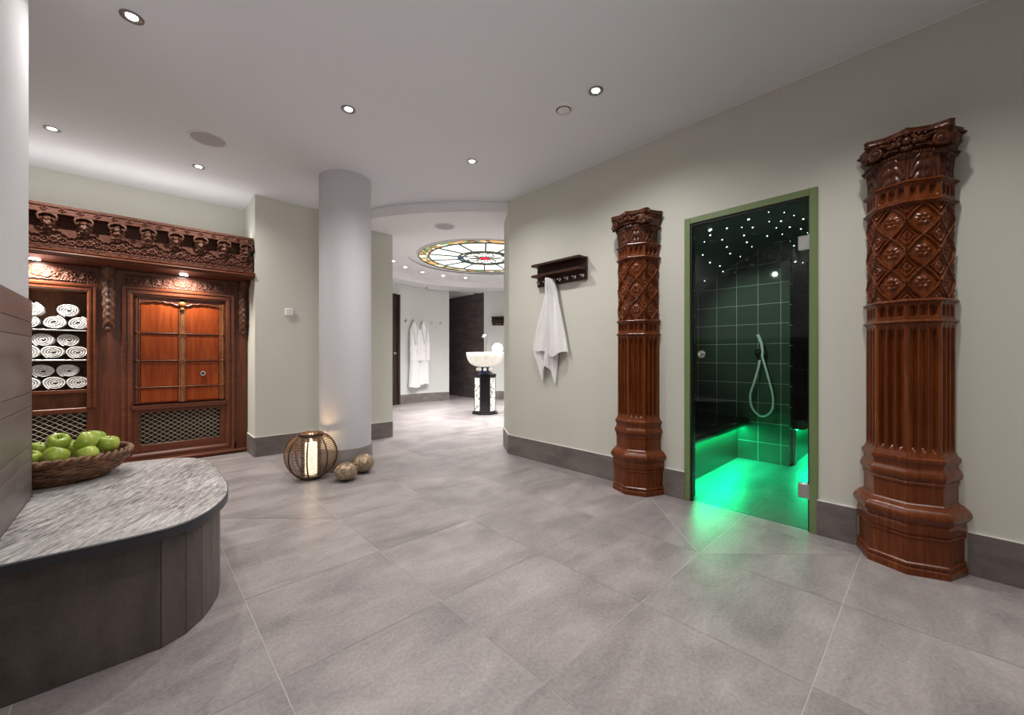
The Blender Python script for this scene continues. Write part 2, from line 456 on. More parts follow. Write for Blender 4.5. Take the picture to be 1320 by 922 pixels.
struct(MB().box((4.9, 8.05, HS - .03), (6.4, 9.75, HS + .03)).build('ceiling_passage', 'plaster_white', smooth=0))

# ceilings
a0 = math.degrees(math.acos((1.83 - C1[0]) / 3.0)); a1 = 360 - math.degrees(math.acos((XR + .13 - C1[0]) / 3.0))
ar = arc(C1, 3.0, 360 - math.degrees(math.asin((YP + .05 - C1[1]) / -3.0)) - 180 - 0, 0, 1)[:0]
A0 = 180 + math.degrees(math.asin((C1[1] - YP - .03) / 3.0)); A1 = 180 + math.degrees(math.acos((C1[0] - XR - .14) / 3.0))
edge = arc(C1, 3.0, A1, A0, 40)
poly = [(-2.1, -2.35), (XR + .15, -2.35)] + edge + [(edge[-1][0], 5.75), (-2.1, 5.75)]
struct(MB().prism(poly, HC, HC + .06).build('ceiling', 'plaster_ceiling', smooth=30), 'smooth off-white ceiling with recessed spotlights')
def annulus(mb, c, r0, r1, z0, z1, n=96):
    i = arc(c, r0, 0, 360, n)[:-1]; o = arc(c, r1, 0, 360, n)[:-1]
    def fn(k, j): p = (i, o, o, i)[j][k]; return (p[0], p[1], (z0, z0, z1, z1)[j])
    return mb.grid(n, 4, fn, cu=True, cv=True)
mb = MB(); i = arc(C2, 2.12, 0, 360, 96)[:-1]; o = arc(C1, 2.995, 0, 360, 96)[:-1]
mb.grid(96, 4, lambda k, j: ((i, o, o, i)[j][k][0], (i, o, o, i)[j][k][1], (HS, HS, HS + .16, HS + .16)[j]), cu=True, cv=True)
struct(mb.build('ceiling_round', 'plaster_soffit', smooth=40), 'lowered white ceiling ring of the round room')
mb = MB(); annulus(mb, C2, 1.36, 2.16, 2.805, 2.835); annulus(mb, C2, 1.0, 1.40, 2.855, 2.90)
struct(mb.build('ceiling_round_tier', 'plaster_soffit', smooth=40))
mb = MB(); annulus(mb, C2, 1.18, 1.215, 2.835, 2.86)
struct(mb.build('trim_1', 'plaster_white', smooth=40))

# baseboards, with the pale joint on top
BH = .205
def baseboard(name, segs):
    mb = MB()
    for (x0, y0), (x1, y1) in segs:
        L = hypot(x1 - x0, y1 - y0); nx, ny = -(y1 - y0) / L, (x1 - x0) / L
        n = max(1, round(L / .6))
        for k in range(n):
            t0 = k / n + .0012 / L; t1 = (k + 1) / n - .0012 / L
            q = [(x0 + (x1 - x0) * t, y0 + (y1 - y0) * t) for t in (t0, t1)]
            mb.prism([q[0], q[1], (q[1][0] + nx * .012, q[1][1] + ny * .012), (q[0][0] + nx * .012, q[0][1] + ny * .012)], 0, BH)
            mb.prism([q[0], q[1], (q[1][0] + nx * .009, q[1][1] + ny * .009), (q[0][0] + nx * .009, q[0][1] + ny * .009)], BH, BH + .004, 1)
    return tile_colors(struct(mb.build(name, ['base_stone', 'caulk'], smooth=0)))
baseboard('baseboard_right', [((XR, -2.2), (XR, -.112)), ((XR, .302), (XR, DY0)), ((XR, DY1), (XR, 1.432)), ((XR, 1.848), (XR, 3.2)), ((XR, 3.2), (3.22, 3.56))])
baseboard('baseboard_pier', [((2.46, YP), (.905, YP)), ((.905, YP), (.905, YC))])
pts = arc(C1, R1, 71.7, 102.4, 4); baseboard('baseboard_round', list(zip(pts, pts[1:])))
pts = arc(C1, R1, 8, 51.6, 5); baseboard('baseboard_round_right', list(zip(pts, pts[1:])))
struct(MB().box((XR - .004, -2.2, HC - .006), (XR, 3.2, HC)).box((.905, YP - .004, HC - .006), (2.0, YP, HC)).build('trim_2', 'caulk', smooth=0))

# round column
cc = (1.477, 3.93)
mb = MB().lathe([(.234, BH), (.234, HC)], 64, (cc[0], cc[1], 0))
col = struct(mb.build('column', 'plaster_column'), 'smooth round white column beside the wicker lantern')
struct(MB().lathe([(0, 0), (.247, 0), (.247, BH), (.244, BH + .004), (.23, BH + .004)], 64, (cc[0], cc[1], 0)).build('baseboard_column', 'column_stone'))

# ------------------------------------------------------------------ ceiling fittings
def downlight(x, y, z, label, r=.047, power=60, first=[None]):
    if first[0] is None:
        t = thing('downlight', label, 'ceiling light', (x, y, z), 0, 'recessed spotlights in the main ceiling')
        MB().lathe([(.024, -.001), (.031, -.004), (.040, -.007), (.047, -.005), (.048, .0)], 32, (0, 0, 0)).build('trim_ring', 'trim_ring', t, local=True)
        MB().lathe([(0, -.0025), (.023, -.002), (.024, .0)], 24, (0, 0, 0)).build('lens', 'lens_glow', t, local=True)
        first[0] = t
    else: t = dup(first[0], (x, y, z), 0, label)
    return t
def spot(x, y, z, w, angle=110, blend=.9, col=(1, .965, .92), size=.035, aim=None):
    L = bpy.data.lights.new('spot_lamp', 'SPOT'); L.energy = w; L.color = col; L.spot_size = radians(angle); L.spot_blend = blend; L.shadow_soft_size = size
    o = bpy.data.objects.new('spot_lamp', L); COL.objects.link(o); o.location = (x, y, z)
    if aim is not None: o.rotation_euler = (Vector(aim) - Vector((x, y, z))).to_track_quat('-Z', 'Y').to_euler()
    return o
DL = [(-.02, 2.775, 'recessed spotlight near the left picture edge, largest in view'),
      (1.066, 2.785, 'recessed spotlight above and in front of the round column'),
      (2.14, 2.785, 'recessed spotlight nearest the round room, right of the column'),
      (-.467, 4.552, 'recessed spotlight in the ceiling above the towel shelves'),
      (.403, 4.556, 'recessed spotlight in front of the carved double doors'),
      (2.151, 1.497, 'recessed spotlight beside the round air valve')]
for x, y, l in DL:
    downlight(x, y, HC, l)
    spot(x, y, HC - .02, {-.02: 32, 2.151: 62}.get(x, 56) if y < 4 else (50 if x > 0 else 64), 150, 1.)
for x, y in ((1.066, 1.30), (-.02, 1.2), (1.066, -.1), (2.151, .15), (1.066, -1.3), (2.151, -1.2)):   # the same grid above and behind the camera
    spot(x, y, HC - .02, (26 if x < 2 else 44) if y > -.5 else 40, 125, 1.)
t = thing('ceiling_speaker', 'round grey ceiling speaker left of the round column', 'speaker', (.405, 3.922, HC), 0, 'round ceiling speakers')
MB().lathe([(.112, 0), (.113, -.005), (.128, -.006), (.132, 0)], 40, (0, 0, 0)).build('rim', 'plaster_white', t, local=True)
MB().lathe([(0, -.004), (.112, -.004), (.112, 0)], 40, (0, 0, 0)).build('grille', 'grey_mesh', t, local=True)
dup(t, (2.76, 4.147, HS), 0, 'round ceiling speaker in front of the stained glass')
t = thing('air_valve', 'round white ceiling air valve with a dark gap', 'vent', (2.153, 1.765, HC))
MB().lathe([(.05, 0), (.052, -.006), (.068, -.008), (.078, 0)], 36, (0, 0, 0)).build('rim', 'white_plastic', t, local=True)
MB().lathe([(.05, -.001), (.0, -.001)], 36, (0, 0, 0)).build('gap', 'black_plastic', t, local=True)
MB().lathe([(.0, -.014), (.036, -.013), (.044, -.009), (.040, -.003), (.0, -.002)], 36, (0, 0, 0)).build('disc', 'white_plastic', t, local=True)

spot(.15, -1.0, 1.5, 70, 100, 1., (1, .97, .95), .12, (.30, 2.2, HC))      # added fill light, unseen behind the camera, aimed up to brighten the ceiling
# ------------------------------------------------------------------ stained glass dome light
t = thing('stained_glass_ceiling', 'round backlit stained glass panel with a red rosette', 'ceiling light', (C2[0], C2[1], 2.85))
N = 14
for k in range(N):
    a0 = 2 * pi * k / N; a1 = 2 * pi * (k + 1) / N
    mb = MB(); q = 8
    mb.grid(q, 1, lambda i, j: ((.48, 1.0)[j] * cos(a0 + (a1 - a0) * i / q), (.48, 1.0)[j] * sin(a0 + (a1 - a0) * i / q), 0))
    mb.build('pane', 'pane_white', t, 0, True)
mb = MB(); n = 96; rnd = random.Random(11)
for rr, (r0, r1) in enumerate(((1.0, 1.05), (1.05, 1.115), (1.115, 1.18))):
    for k in range(n):
        a0 = 2 * pi * (k + rr * .5) / n; a1 = 2 * pi * (k + 1 + rr * .5) / n
        mb.add([(r0 * cos(a0), r0 * sin(a0), -.002), (r1 * cos(a0), r1 * sin(a0), -.002), (r1 * cos(a1), r1 * sin(a1), -.002), (r0 * cos(a1), r0 * sin(a1), -.002)],
               [(0, 1, 2, 3)], rnd.choice([0, 0, 1, 1, 2, 2, 3, 3, 4, 5]))
mb.build('border', [x[0] for x in GL[:6]], t, 0, True)
mb = MB()
for k in range(N):
    a = 2 * pi * k / N; mb.tube([(.48 * cos(a), .48 * sin(a), -.006), (1.0 * cos(a), 1.0 * sin(a), -.004)], .015, 6)
for r, w in ((.10, .010), (.40, .014), (.48, .017), (1.0, .016), (1.18, .014)):
    mb.tube([(r * cos(2 * pi * k / 64), r * sin(2 * pi * k / 64), -.006) for k in range(64)], w, 6, True)
for k in range(16):
    a = 2 * pi * k / 16; mb.tube([(.40 * cos(a), .40 * sin(a), -.006), (.48 * cos(a), .48 * sin(a), -.006)], .006, 5)
for k in range(8):
    a = 2 * pi * (k + .5) / 8; b = a + .33
    for s in (-1, 1):
        mb.tube([(.10 * cos(a), .10 * sin(a), -.006), (.27 * cos(a + s * .32), .27 * sin(a + s * .32), -.006), (.39 * cos(a), .39 * sin(a), -.006)], .009, 5)
a = 2 * pi * 7.6 / N
mb.tube([(.75 * cos(a) + .06 * sin(u), .75 * sin(a) + .09 * cos(u), -.006) for u in [x * .4 for x in range(9)]], .005, 5)
mb.build('lead_bars', 'lead', t, 40, True)
mb = MB()
for k in range(16):
    a0 = 2 * pi * k / 16; a1 = 2 * pi * (k + 1) / 16
    mb.grid(4, 1, lambda i, j: ((.40, .48)[j] * cos(a0 + (a1 - a0) * i / 4), (.40, .48)[j] * sin(a0 + (a1 - a0) * i / 4), -.001), (0, 1, 0, 2)[k % 4])
mb.build('rosette_ring', ['pane_blue', 'pane_teal', 'pane_cream'], t, 0, True)
mb = MB().lathe([(0, -.001), (.405, -.001)], 48, (0, 0, 0)); 
mb.build('rosette', 'pane_white', t, 0, True)
mb = MB()
for k in range(8):
    a = 2 * pi * (k + .5) / 8
    for (r, w, l) in ((.235, .045, .075),):
        mb.add([((r - l * .7) * cos(a), (r - l * .7) * sin(a), -.003), (r * cos(a) - w * sin(a), r * sin(a) + w * cos(a), -.003), ((r + l * .5) * cos(a), (r + l * .5) * sin(a), -.003), (r * cos(a) + w * sin(a), r * sin(a) - w * cos(a), -.003)], [(0, 1, 2, 3)])
mb.build('petals', 'pane_pink', t, 0, True)
MB().lathe([(0, -.004), (.10, -.004)], 24, (0, 0, 0)).build('centre', 'pane_red', t, 0, True)

# small spots around the stained glass
small = None
SM = [(118, 'small spotlight in the round ceiling tier, leftmost of the row'), (100.5, 'small spotlight in the round ceiling tier, second from left'),
      (83, 'small spotlight in the round ceiling tier, third from left'), (65.5, 'small spotlight in the round ceiling tier, fourth from left'),
      (135.5, 'small spotlight in the round ceiling tier, partly behind the pier edge')]
for k, (a, l) in enumerate(SM):
    x, y = C2[0] + 1.68 * cos(radians(a)), C2[1] + 1.68 * sin(radians(a))
    if small is None:
        small = thing('small_spotlight', l, 'ceiling light', (x, y, 2.805), 0, 'small spotlights around the stained glass')
        MB().lathe([(.026, 0), (.027, -.004), (.036, -.004), (.038, 0)], 20, (0, 0, 0)).build('trim_ring', 'white_plastic', small, local=True)
        MB().lathe([(0, -.004), (.027, -.004)], 20, (0, 0, 0)).build('lens', 'lens_glow', small, 0, True)
    else: dup(small, (x, y, 2.805), 0, l)
for a in (118, 83, 48, 13, -22, -57, -92, -140, 170):
    spot(C2[0] + 1.68 * cos(radians(a)), C2[1] + 1.68 * sin(radians(a)), 2.79, 13, 110, 1.)

L = bpy.data.lights.new('dome_lamp', 'AREA'); L.shape = 'DISK'; L.size = 2.2; L.spread = radians(110); L.energy = 145; L.color = (1., .98, .96)     # light falling through the backlit glass
o = bpy.data.objects.new('dome_lamp', L); COL.objects.link(o); o.location = (C2[0], C2[1], 2.838)

# ------------------------------------------------------------------ carving helpers
def rosette(u, v, r, petals=6):
    d = hypot(u, v) / r
    if d > 1: return 0.
    a = atan2(v, u)
    p = max(0., 1 - abs(d - .58) / .42) * (.45 + .55 * abs(cos(petals * a / 2.)))
    return max(p, 1. - (d / .26) ** 2 if d < .26 else 0.)
def scroll(u, v):
    """leafy scrollwork between 0 and 1 in units of one repeat"""
    k = math.floor(u); x = u - k - .5; y = v
    s = -1 if int(k) % 2 else 1
    h = rosette(x, y, .42, 5)
    w = .30 * sin(2 * pi * u) * s
    h = max(h, .85 * max(0., 1 - abs(y - (.38 * cos(pi * u))) / .09))
    h = max(h, .6 * max(0., 1 - hypot(x + .35, y - .28 * s) / .15), .6 * max(0., 1 - hypot(x - .35, y + .28 * s) / .15))
    h = max(h, .45 * max(0., sin(23 * x + 9 * y) * sin(19 * y - 8 * x)))
    return h
def field(mb, o, U, V, Nn, w, h, nu, nv, fn, amp, mi=0, skirt=.012):
    """relief panel: o + U*u + V*v + N*height, closed by a rim that drops back"""
    o, U, V, Nn = map(Vector, (o, U, V, Nn))
    def P(i, j):
        ii = min(max(i - 1, 0), nu); jj = min(max(j - 1, 0), nv)
        u = w * ii / nu; v = h * jj / nv
        d = -skirt if (i in (0, nu + 2) or j in (0, nv + 2)) else fn(u, v) * amp
        return tuple(o + U * u + V * v + Nn * d)
    return mb.grid(nu + 2, nv + 2, P, mi)

def smooth(P, k=8):
    o = []
    for i in range(len(P) - 1):
        p0, p1, p2, p3 = P[max(i - 1, 0)], P[i], P[i + 1], P[min(i + 2, len(P) - 1)]
        for q in range(k):
            s = q / k
            o.append(tuple(.5 * (2 * p1[c] + (p2[c] - p0[c]) * s + (2 * p0[c] - 5 * p1[c] + 4 * p2[c] - p3[c]) * s * s + (3 * p1[c] - p0[c] - 3 * p2[c] + p3[c]) * s ** 3) for c in range(len(p1))))
    return o + [P[-1]]

# ------------------------------------------------------------------ half octagon pillars
D0 = .022
def octo(R):
    """half octagon, a corner to the front: (depth from wall, sideways)"""
    return [(0, R)] + [(D0 + R * cos(radians(a)), R * sin(radians(a))) for a in (90, 45, 0, -45, -90)] + [(0, -R)]
def loft(mb, prof, mi=0, caps=True):
    rings = [[(-d, l, z) for d, l in octo(R)] for R, z in prof]
    n = 7
    mb.add([p for r in rings for p in r], [(k * n + i, k * n + i + 1, (k + 1) * n + i + 1, (k + 1) * n + i) for k in range(len(prof) - 1) for i in range(n - 1)], mi)
    if caps: mb.add(rings[0] + rings[-1], [list(range(n))[::-1], [n + k for k in range(n)]], mi)
    return mb
def bulge(r0, z0, z1, b, n=8):
    return [(r0 + b * sin(pi * k / n), z0 + (z1 - z0) * k / n) for k in range(n + 1)]
def fluted(mb, R, zl, depth, per=3, ns=24):
    """zl = list of (z, groove factor)"""
    cor = octo(R)[1:6]
    side = octo(R)
    path = [(side[0], None)]
    for f in range(4):
        (d0, l0), (d1, l1) = cor[f], cor[f + 1]
        L = hypot(d1 - d0, l1 - l0); nd, nl = (l1 - l0) / L * -1, (d1 - d0) / L
        md, ml = (d0 + d1) / 2 - D0, (l0 + l1) / 2
        if nd * md + nl * ml < 0: nd, nl = -nd, -nl
        for k in range(ns + (1 if f == 3 else 0)):
            t = k / ns
            m_ = .06; q = (t - m_) / (1 - 2 * m_)
            gdepth = 0.
            if 0 < q < 1:
                x = (q * per) % 1.
                w = abs(x - .5) / .37
                if w < 1: gdepth = min(1., (1 - w) * 1.9)
            path.append(((d0 + (d1 - d0) * t, l0 + (l1 - l0) * t), (nd, nl, gdepth, abs(((q * per) % 1.) - .5) if 0 < q < 1 else .5)))
    path.append((side[6], None))
    n = len(path) - 1
    def fn(i, j):
        (d, l), g = path[i]; z, k = zl[j]
        if g: 
            kk = max(0., min(1., k * 1.5 - g[3])) if k < 1 else 1.
            d -= g[0] * g[2] * depth * kk; l -= g[1] * g[2] * depth * kk
        return (-d, l, z)
    return mb.grid(n, len(zl) - 1, fn)
def pillar(yc, label):
    t = thing('carved_pillar', label, 'pillar', (XR, yc, 0), 0, 'carved pillars flanking the steam room door')
    B = lambda mb, n, mat, sm=40: mb.build(n, mat, t, sm, True)
    mb = MB(); loft(mb, [(.207, 0), (.207, .030), (.198, .036), (.198, .041), (.203, .045), (.203, .056), (.196, .062), (.196, .176), (.202, .181), (.202, .187),
                         (.196, .191), (.196, .196), (.203, .201), (.205, .235), (.200, .246), (.206, .254)] + bulge(.206, .258, .318, .016) + [(.196, .328), (.184, .334), (.180, .340)])
    B(mb, 'plinth', 'pillar_wood', 25)
    mb = MB(); loft(mb, [(.182, .322), (.182, .338), (.176, .344), (.176, .430), (.181, .435), (.181, .447)] + bulge(.178, .450, .510, .014) + [(.176, .520), (.179, .536), (.186, .548), (.186, .562), (.176, .570), (.168, .590)])
    B(mb, 'base', 'pillar_wood', 25)
    mb = MB(); fluted(mb, .166, [(.580, 0), (.592, 0), (.600, .3), (.612, .7), (.628, 1), (.9, 1), (1.17, 1), (1.192, .7), (1.208, .3), (1.222, 0), (1.235, 0)], .021)
    B(mb, 'shaft', 'pillar_wood', 28)
    mb = MB()
    for z in (1.242, 1.344, 1.835, 1.935):
        loft(mb, [(.160, z - .013), (.168, z - .012), (.170, z - .009)] + bulge(.170, z - .007, z + .005, .010, 6) + [(.169, z + .008), (.160, z + .012)])
    B(mb, 'ring_moulding', 'pillar_wood', 25)
    for z0, z1 in ((1.25, 1.335), (1.845, 1.926)):
        mb = MB(); fluted(mb, .164, [(z0, 0), (z0 + .012, 0), (z0 + .018, .5), (z0 + .026, 1), (z1 - .026, 1), (z1 - .018, .5), (z1 - .010, 0), (z1, 0)], .019)
        B(mb, 'fluted_band', 'pillar_wood', 28)
    # lattice band
    R = .160; z0, z1 = 1.354, 1.826; mb = MB()
    cor = octo(R)[1:6]; per = (z1 - z0) / 3.
    def lat(u, v):        # u -1..1 across the face
        h = 0.
        vv = (v % per) / per * 2 - 1            # -1..1, large diamond centred
        bow = .10 * sin(pi * abs(vv))
        d = abs(abs(u) + abs(vv) - 1 - bow)
        h = max(h, 1. if d < .07 else (1.25 - d / .07 * .25 - .5 if d < .11 else 0.))
        if .14 < d < .17: h = max(h, .45)
        h = max(h, 1.0 * rosette(u * hw, vv * per / 2, .036, 6))
        vs = ((v / per + .5) % 1.) * 2 - 1
        h = max(h, .8 * rosette((abs(u) - 1) * hw, vs * per / 2, .022, 4))
        dd = abs((1 - abs(u)) * hw + abs(vs) * per / 2 * .75 - .033)
        if dd < .0035: h = max(h, .7)
        return h
    for f in range(4):
        (d0, l0), (d1, l1) = cor[f], cor[f + 1]; L = hypot(d1 - d0, l1 - l0); hw = L / 2
        nd, nl = -(l1 - l0) / L, (d1 - d0) / L
        if nd * ((d0 + d1) / 2 - D0) + nl * (l0 + l1) / 2 < 0: nd, nl = -nd, -nl
        nu, nv = 60, 210
        def P(i, j):
            u = i / nu; v = (z1 - z0) * j / nv
            h = lat(2 * u - 1, v) * .0105 - .003
            return (-(d0 + (d1 - d0) * u + nd * h), l0 + (l1 - l0) * u + nl * h, z0 + v)
        mb.grid(nu, nv, P)
    for s in (-1, 1): mb.box((0, s * R, z0), (-D0, s * (R - .004), z1))
    B(mb, 'lattice_band', 'pillar_wood', 50)
    # leaves under the capital
    z0, z1 = 1.945, 2.075; mb = MB()
    def leaf(u, v):
        a = abs(u)
        h = .35 * max(0., 1 - abs(a - .93) / .07)
        w = .78 * sqrt(max(0., 1 - (v - .15) ** 2 / .72))
        if a < w:
            h = max(h, .25 + .75 * abs(sin(9 * (a * .7 + (1 - v) * .9 - .25 * a * a * 6))) * (1 - a / w * .4))
        h = max(h, 1.1 * max(0., 1 - hypot(a - .42, v - .78) / .17), 1.0 * max(0., 1 - hypot(a, v - .9) / .16), 1.2 * max(0, 1 - a / .08) * (1 if v < .85 else 0))
        return h
    for f in range(4):
        (d0, l0), (d1, l1) = octo(.158)[1 + f], octo(.158)[2 + f]; L = hypot(d1 - d0, l1 - l0)
        nd, nl = -(l1 - l0) / L, (d1 - d0) / L
        if nd * ((d0 + d1) / 2 - D0) + nl * (l0 + l1) / 2 < 0: nd, nl = -nd, -nl
        nu, nv = 36, 40
        def P(i, j):
            u = i / nu; v = j / nv; h = leaf(2 * u - 1, v) * .014 - .002 + .012 * v * v
            return (-(d0 + (d1 - d0) * u + nd * h), l0 + (l1 - l0) * u + nl * h, z0 + (z1 - z0) * v)
        mb.grid(nu, nv, P)
    B(mb, 'leaf_band', 'capital_wood', 60)
    # capital: bead, dark hollow, horned abacus
    mb = MB(); loft(mb, [(.150, 2.05), (.176, 2.064), (.180, 2.072), (.176, 2.080), (.172, 2.09), (.176, 2.11), (.19, 2.13)])
    for f in range(4):
        (d0, l0), (d1, l1) = octo(.180)[1 + f], octo(.180)[2 + f]
        for k in range(9):
            u = (k + .5) / 9; mb.ball((-(d0 + (d1 - d0) * u), l0 + (l1 - l0) * u, 2.073), .0075, 8)
    B(mb, 'echinus', 'capital_wood', 35)
    def ab(R, horn):
        o = []
        ang = [90, 78, 62, 52, 48, 42, 38, 28, 12, 4, 0, -4, -12, -28, -38, -42, -48, -52, -62, -78, -90]
        for a in ang:
            r8 = R * cos(pi / 8) / cos(radians(((a % 45) - 22.5)))
            e = abs(abs(a) - 45)
            r = r8 + horn * max(0., 1 - e / 14.) + .010 * max(0., 1 - abs(a) / 5.) - .010 * max(0., 1 - abs(abs(abs(a) - 45) - 24) / 20.)
            o.append((D0 + r * cos(radians(a)), r * sin(radians(a))))
        return [(0, o[0][1])] + o + [(0, o[-1][1])]
    prof = [(.176, .014, 2.128), (.184, .030, 2.140), (.188, .038, 2.148), (.184, .030, 2.152), (.190, .036, 2.158), (.193, .038, 2.166), (.190, .036, 2.174), (.194, .038, 2.190)]
    rings = [[(-d, l, z) for d, l in ab(R, hn)] for R, hn, z in prof]; n = len(rings[0])
    mb = MB(); mb.add([p for r in rings for p in r], [(k * n + i, k * n + i + 1, (k + 1) * n + i + 1, (k + 1) * n + i) for k in range(len(prof) - 1) for i in range(n - 1)])
    mb.add(rings[0] + rings[-1], [list(range(n))[::-1], [n + k for k in range(n)]])
    oc = octo(.200)[1:6]
    for f in range(4):
        (d0, l0), (d1, l1) = oc[f], oc[f + 1]
        for k in range(7):
            u = (k + .5) / 7; e = .018 * max(0., 1 - min(u, 1 - u) * 6) if f in (0, 3) and False else 0.
            pull = 1 - .035 * sin(pi * u)
            mb.ball((-(D0 + (d0 + (d1 - d0) * u - D0) * pull), (l0 + (l1 - l0) * u) * pull, 2.164), .0105, 8, sc=(1, 1, .85))
    B(mb, 'abacus', 'capital_wood', 30)
    cor = octo(.190)[1:6]
    for f in range(4):
        (d0, l0), (d1, l1) = cor[f], cor[f + 1]; L = hypot(d1 - d0, l1 - l0)
        td, tl = (d1 - d0) / L, (l1 - l0) / L
        nd, nl = -tl, td
        if nd * ((d0 + d1) / 2 - D0) + nl * (l0 + l1) / 2 < 0: nd, nl = -nd, -nl
        diag = 1 if f in (0, 2) else 0         # the end of this face that is a 45 degree corner
        sgn = 1 if diag else -1
        bd, bl = (d1, l1) if diag else (d0, l0)
        cen = (bd - td * sgn * .026 + nd * .014, bl - tl * sgn * .026 + nl * .014, 2.112)
        path = []; rad = []
        for k in range(52):
            a = k * .30; r = .029 * (1 - k / 51.) ** .8 + .003
            if k == 0:
                for q in range(6):
                    s_ = (6 - q) / 6.; path.append((-(cen[0] - td * sgn * (.062 * s_ + .0)), cen[1] - tl * sgn * (.062 * s_), 2.112 + r - .012 * s_ * s_)); rad.append(.004 + .004 * (1 - s_))
            path.append((-(cen[0] + td * sgn * r * sin(a) + nd * .010 * (k / 51.)), cen[1] + tl * sgn * r * sin(a) + nl * .010 * (k / 51.), 2.112 + r * cos(a))); rad.append(.0078 * (1 - .45 * k / 51.))
        mb = MB().tube(path, rad, 8)
        mb.ball((-(cen[0] + nd * .004), cen[1] + nl * .004, 2.112), .016, 10)
        mb.tube([(-cen[0], cen[1], 2.112), (-(cen[0] - nd * .04), cen[1] - nl * .04, 2.112)], .030, 14)
        B(mb, 'volute', 'capital_wood', 60)
    mb = MB(); fx = -(D0 + .190)
    mb.ball((fx, 0, 2.128), .019, 12); mb.ball((fx + .004, 0, 2.165), .016, 10)
    for s in (-1, 1):
        mb.ball((fx + .008, s * .028, 2.122), .014, 10); mb.ball((fx + .022, s * .05, 2.136), .012, 10)
        mb.ball((fx + .006, s * .013, 2.096), .011, 8)
        mb.tube(smooth([(fx - .004, s * .018, 2.15), (fx + .008, s * .05, 2.118), (fx + .026, s * .078, 2.135), (fx + .030, s * .098, 2.150)], 5), [.010] * 8 + [.007] * 8, 7)
        mb.tube(smooth([(fx + .012, s * .03, 2.098), (fx + .026, s * .062, 2.106), (fx + .036, s * .088, 2.094)], 5), .0075, 7)
        for q in range(3): mb.ball((fx + .016 + .012 * q, s * (.042 + .022 * q), 2.156), .009, 8)
    mb.ball((fx + .004, 0, 2.092), .012, 8)
    B(mb, 'fleuron', 'capital_wood', 60)
    return t
pL = pillar(.095, 'carved wooden half pillar right of the steam room door, nearest the camera')
dup(pL, (XR, 1.64, 0), 0, 'carved wooden half pillar between the green door frame and the coat rail')

# ------------------------------------------------------------------ steam room door
d = bpy.data.objects.new('door_1', None); COL.objects.link(d); d.location = (XR, .88, 0); ORG['door_1'] = Vector((XR, .88, 0)); struct(d, 'clear glass steam room door in a green frame')
fx0, fx1 = XR - .008, XR + .055
mb = MB(); q = .040
mb.bbox((fx0, DY0 - .005, 0), (fx1, DY0 + q - .004, DH + .003), .002); mb.bbox((fx0, DY1 - q + .004, 0), (fx1, DY1 + .005, DH + .003), .002); mb.bbox((fx0 + .0005, DY0 + q - .004, DH - q), (fx1, DY1 - q + .004, DH + .003), .002)
mb.build('frame', 'green_paint', d, 30)
mb = MB(); a, b, tz = DY0 + q - .004, DY1 - q + .004, DH - q
mb.box((XR + .004, a, 0), (XR + .04, a + .008, tz)); mb.box((XR + .004, b - .010, 0), (XR + .04, b, tz)); mb.box((XR + .004, a + .008, tz - .014), (XR + .04, b - .010, tz))
mb.build('seal', 'seal_black', d, 0)
gp = MB().bbox((XR + .014, a + .010, .006), (XR + .022, b - .012, tz - .016), .001).build('glass_pane', 'door_glass', d, 0)
gp['label'] = 'clear glass pane'
for z in (.243, 1.765):
    mb = MB(); mb.bbox((XR + .004, a - .002, z - .045), (XR + .013, a + .060, z + .045), .006); mb.bbox((XR + .023, a - .002, z - .045), (XR + .032, a + .060, z + .045), .006)
    mb.cyl((XR + .006, a + .002, z - .046), (XR + .006, a + .002, z + .046), .007, 12); mb.build('hinge', 'steel_satin', d)
mb = MB()
for s, x in ((-1, XR + .014), (1, XR + .022)):
    mb.tube([(x, 1.158, 1.082), (x + s * .008, 1.158, 1.082)], .028, 24); mb.tube([(x + s * .006, 1.158, 1.082), (x + s * .03, 1.158, 1.082)], .008, 12)
    mb.lathe([(0, 0)], 4); mb.ball((x + s * .038, 1.158, 1.082), .016, 14)
mb.build('knob', 'chrome', d, 40)
struct(MB().box((XR + .056, DY1 - .012, 0), (XR + .15, DY1, DH)).box((XR + .056, DY0, 0), (XR + .15, DY0 + .012, DH)).box((XR + .056, DY0 + .012, DH - .012), (XR + .15, DY1 - .012, DH)).build('trim_3', 'steam_tile_xz', smooth=0))

# ------------------------------------------------------------------ steam room
SX0, SX1 = XR + .15, 5.9
struct(MB().box((4.6, .968, 0), (4.70, 2.25, 2.4)).build('wall_steam_back', ['steam_tile_yz'], smooth=0), 'green tiled back wall of the steam room')
struct(MB().box((4.6005, .96, 0), (4.70, .9685, 2.4)).build('trim_4', 'steam_tile_xz', smooth=0))
struct(MB().box((SX0, 2.1, 0), (SX1, 2.25, 2.4)).build('wall_steam_left', 'steam_tile_xz', smooth=0))
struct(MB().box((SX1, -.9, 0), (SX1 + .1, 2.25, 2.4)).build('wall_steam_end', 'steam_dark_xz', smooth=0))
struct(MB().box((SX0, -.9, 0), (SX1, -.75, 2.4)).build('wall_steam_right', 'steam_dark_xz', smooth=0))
struct(MB().box((SX0 + .0, 1.28, 0), (SX0 + .012, 2.1, 2.3)).box((SX0, -.75, 0), (SX0 + .012, .48, 2.3)).build('wall_steam_front', 'steam_tile_yz', smooth=0))
VY, VZ, VR = .7, .768, 1.48
mb = MB(); n = 48; A = [radians(15 + 150 * k / n) for k in range(n + 1)]
mb.prism([(0, 0)], 0, 0) if False else None
inn = [(VY + VR * cos(a), VZ + VR * sin(a)) for a in A]; out = [(VY + (VR + .06) * cos(a), VZ + (VR + .06) * sin(a)) for a in A]
mb.grid(n, 3, lambda i, j: ((SX0, SX1, SX1, SX0)[j], (inn, inn, out, out)[j][i][0], (inn, inn, out, out)[j][i][1]))
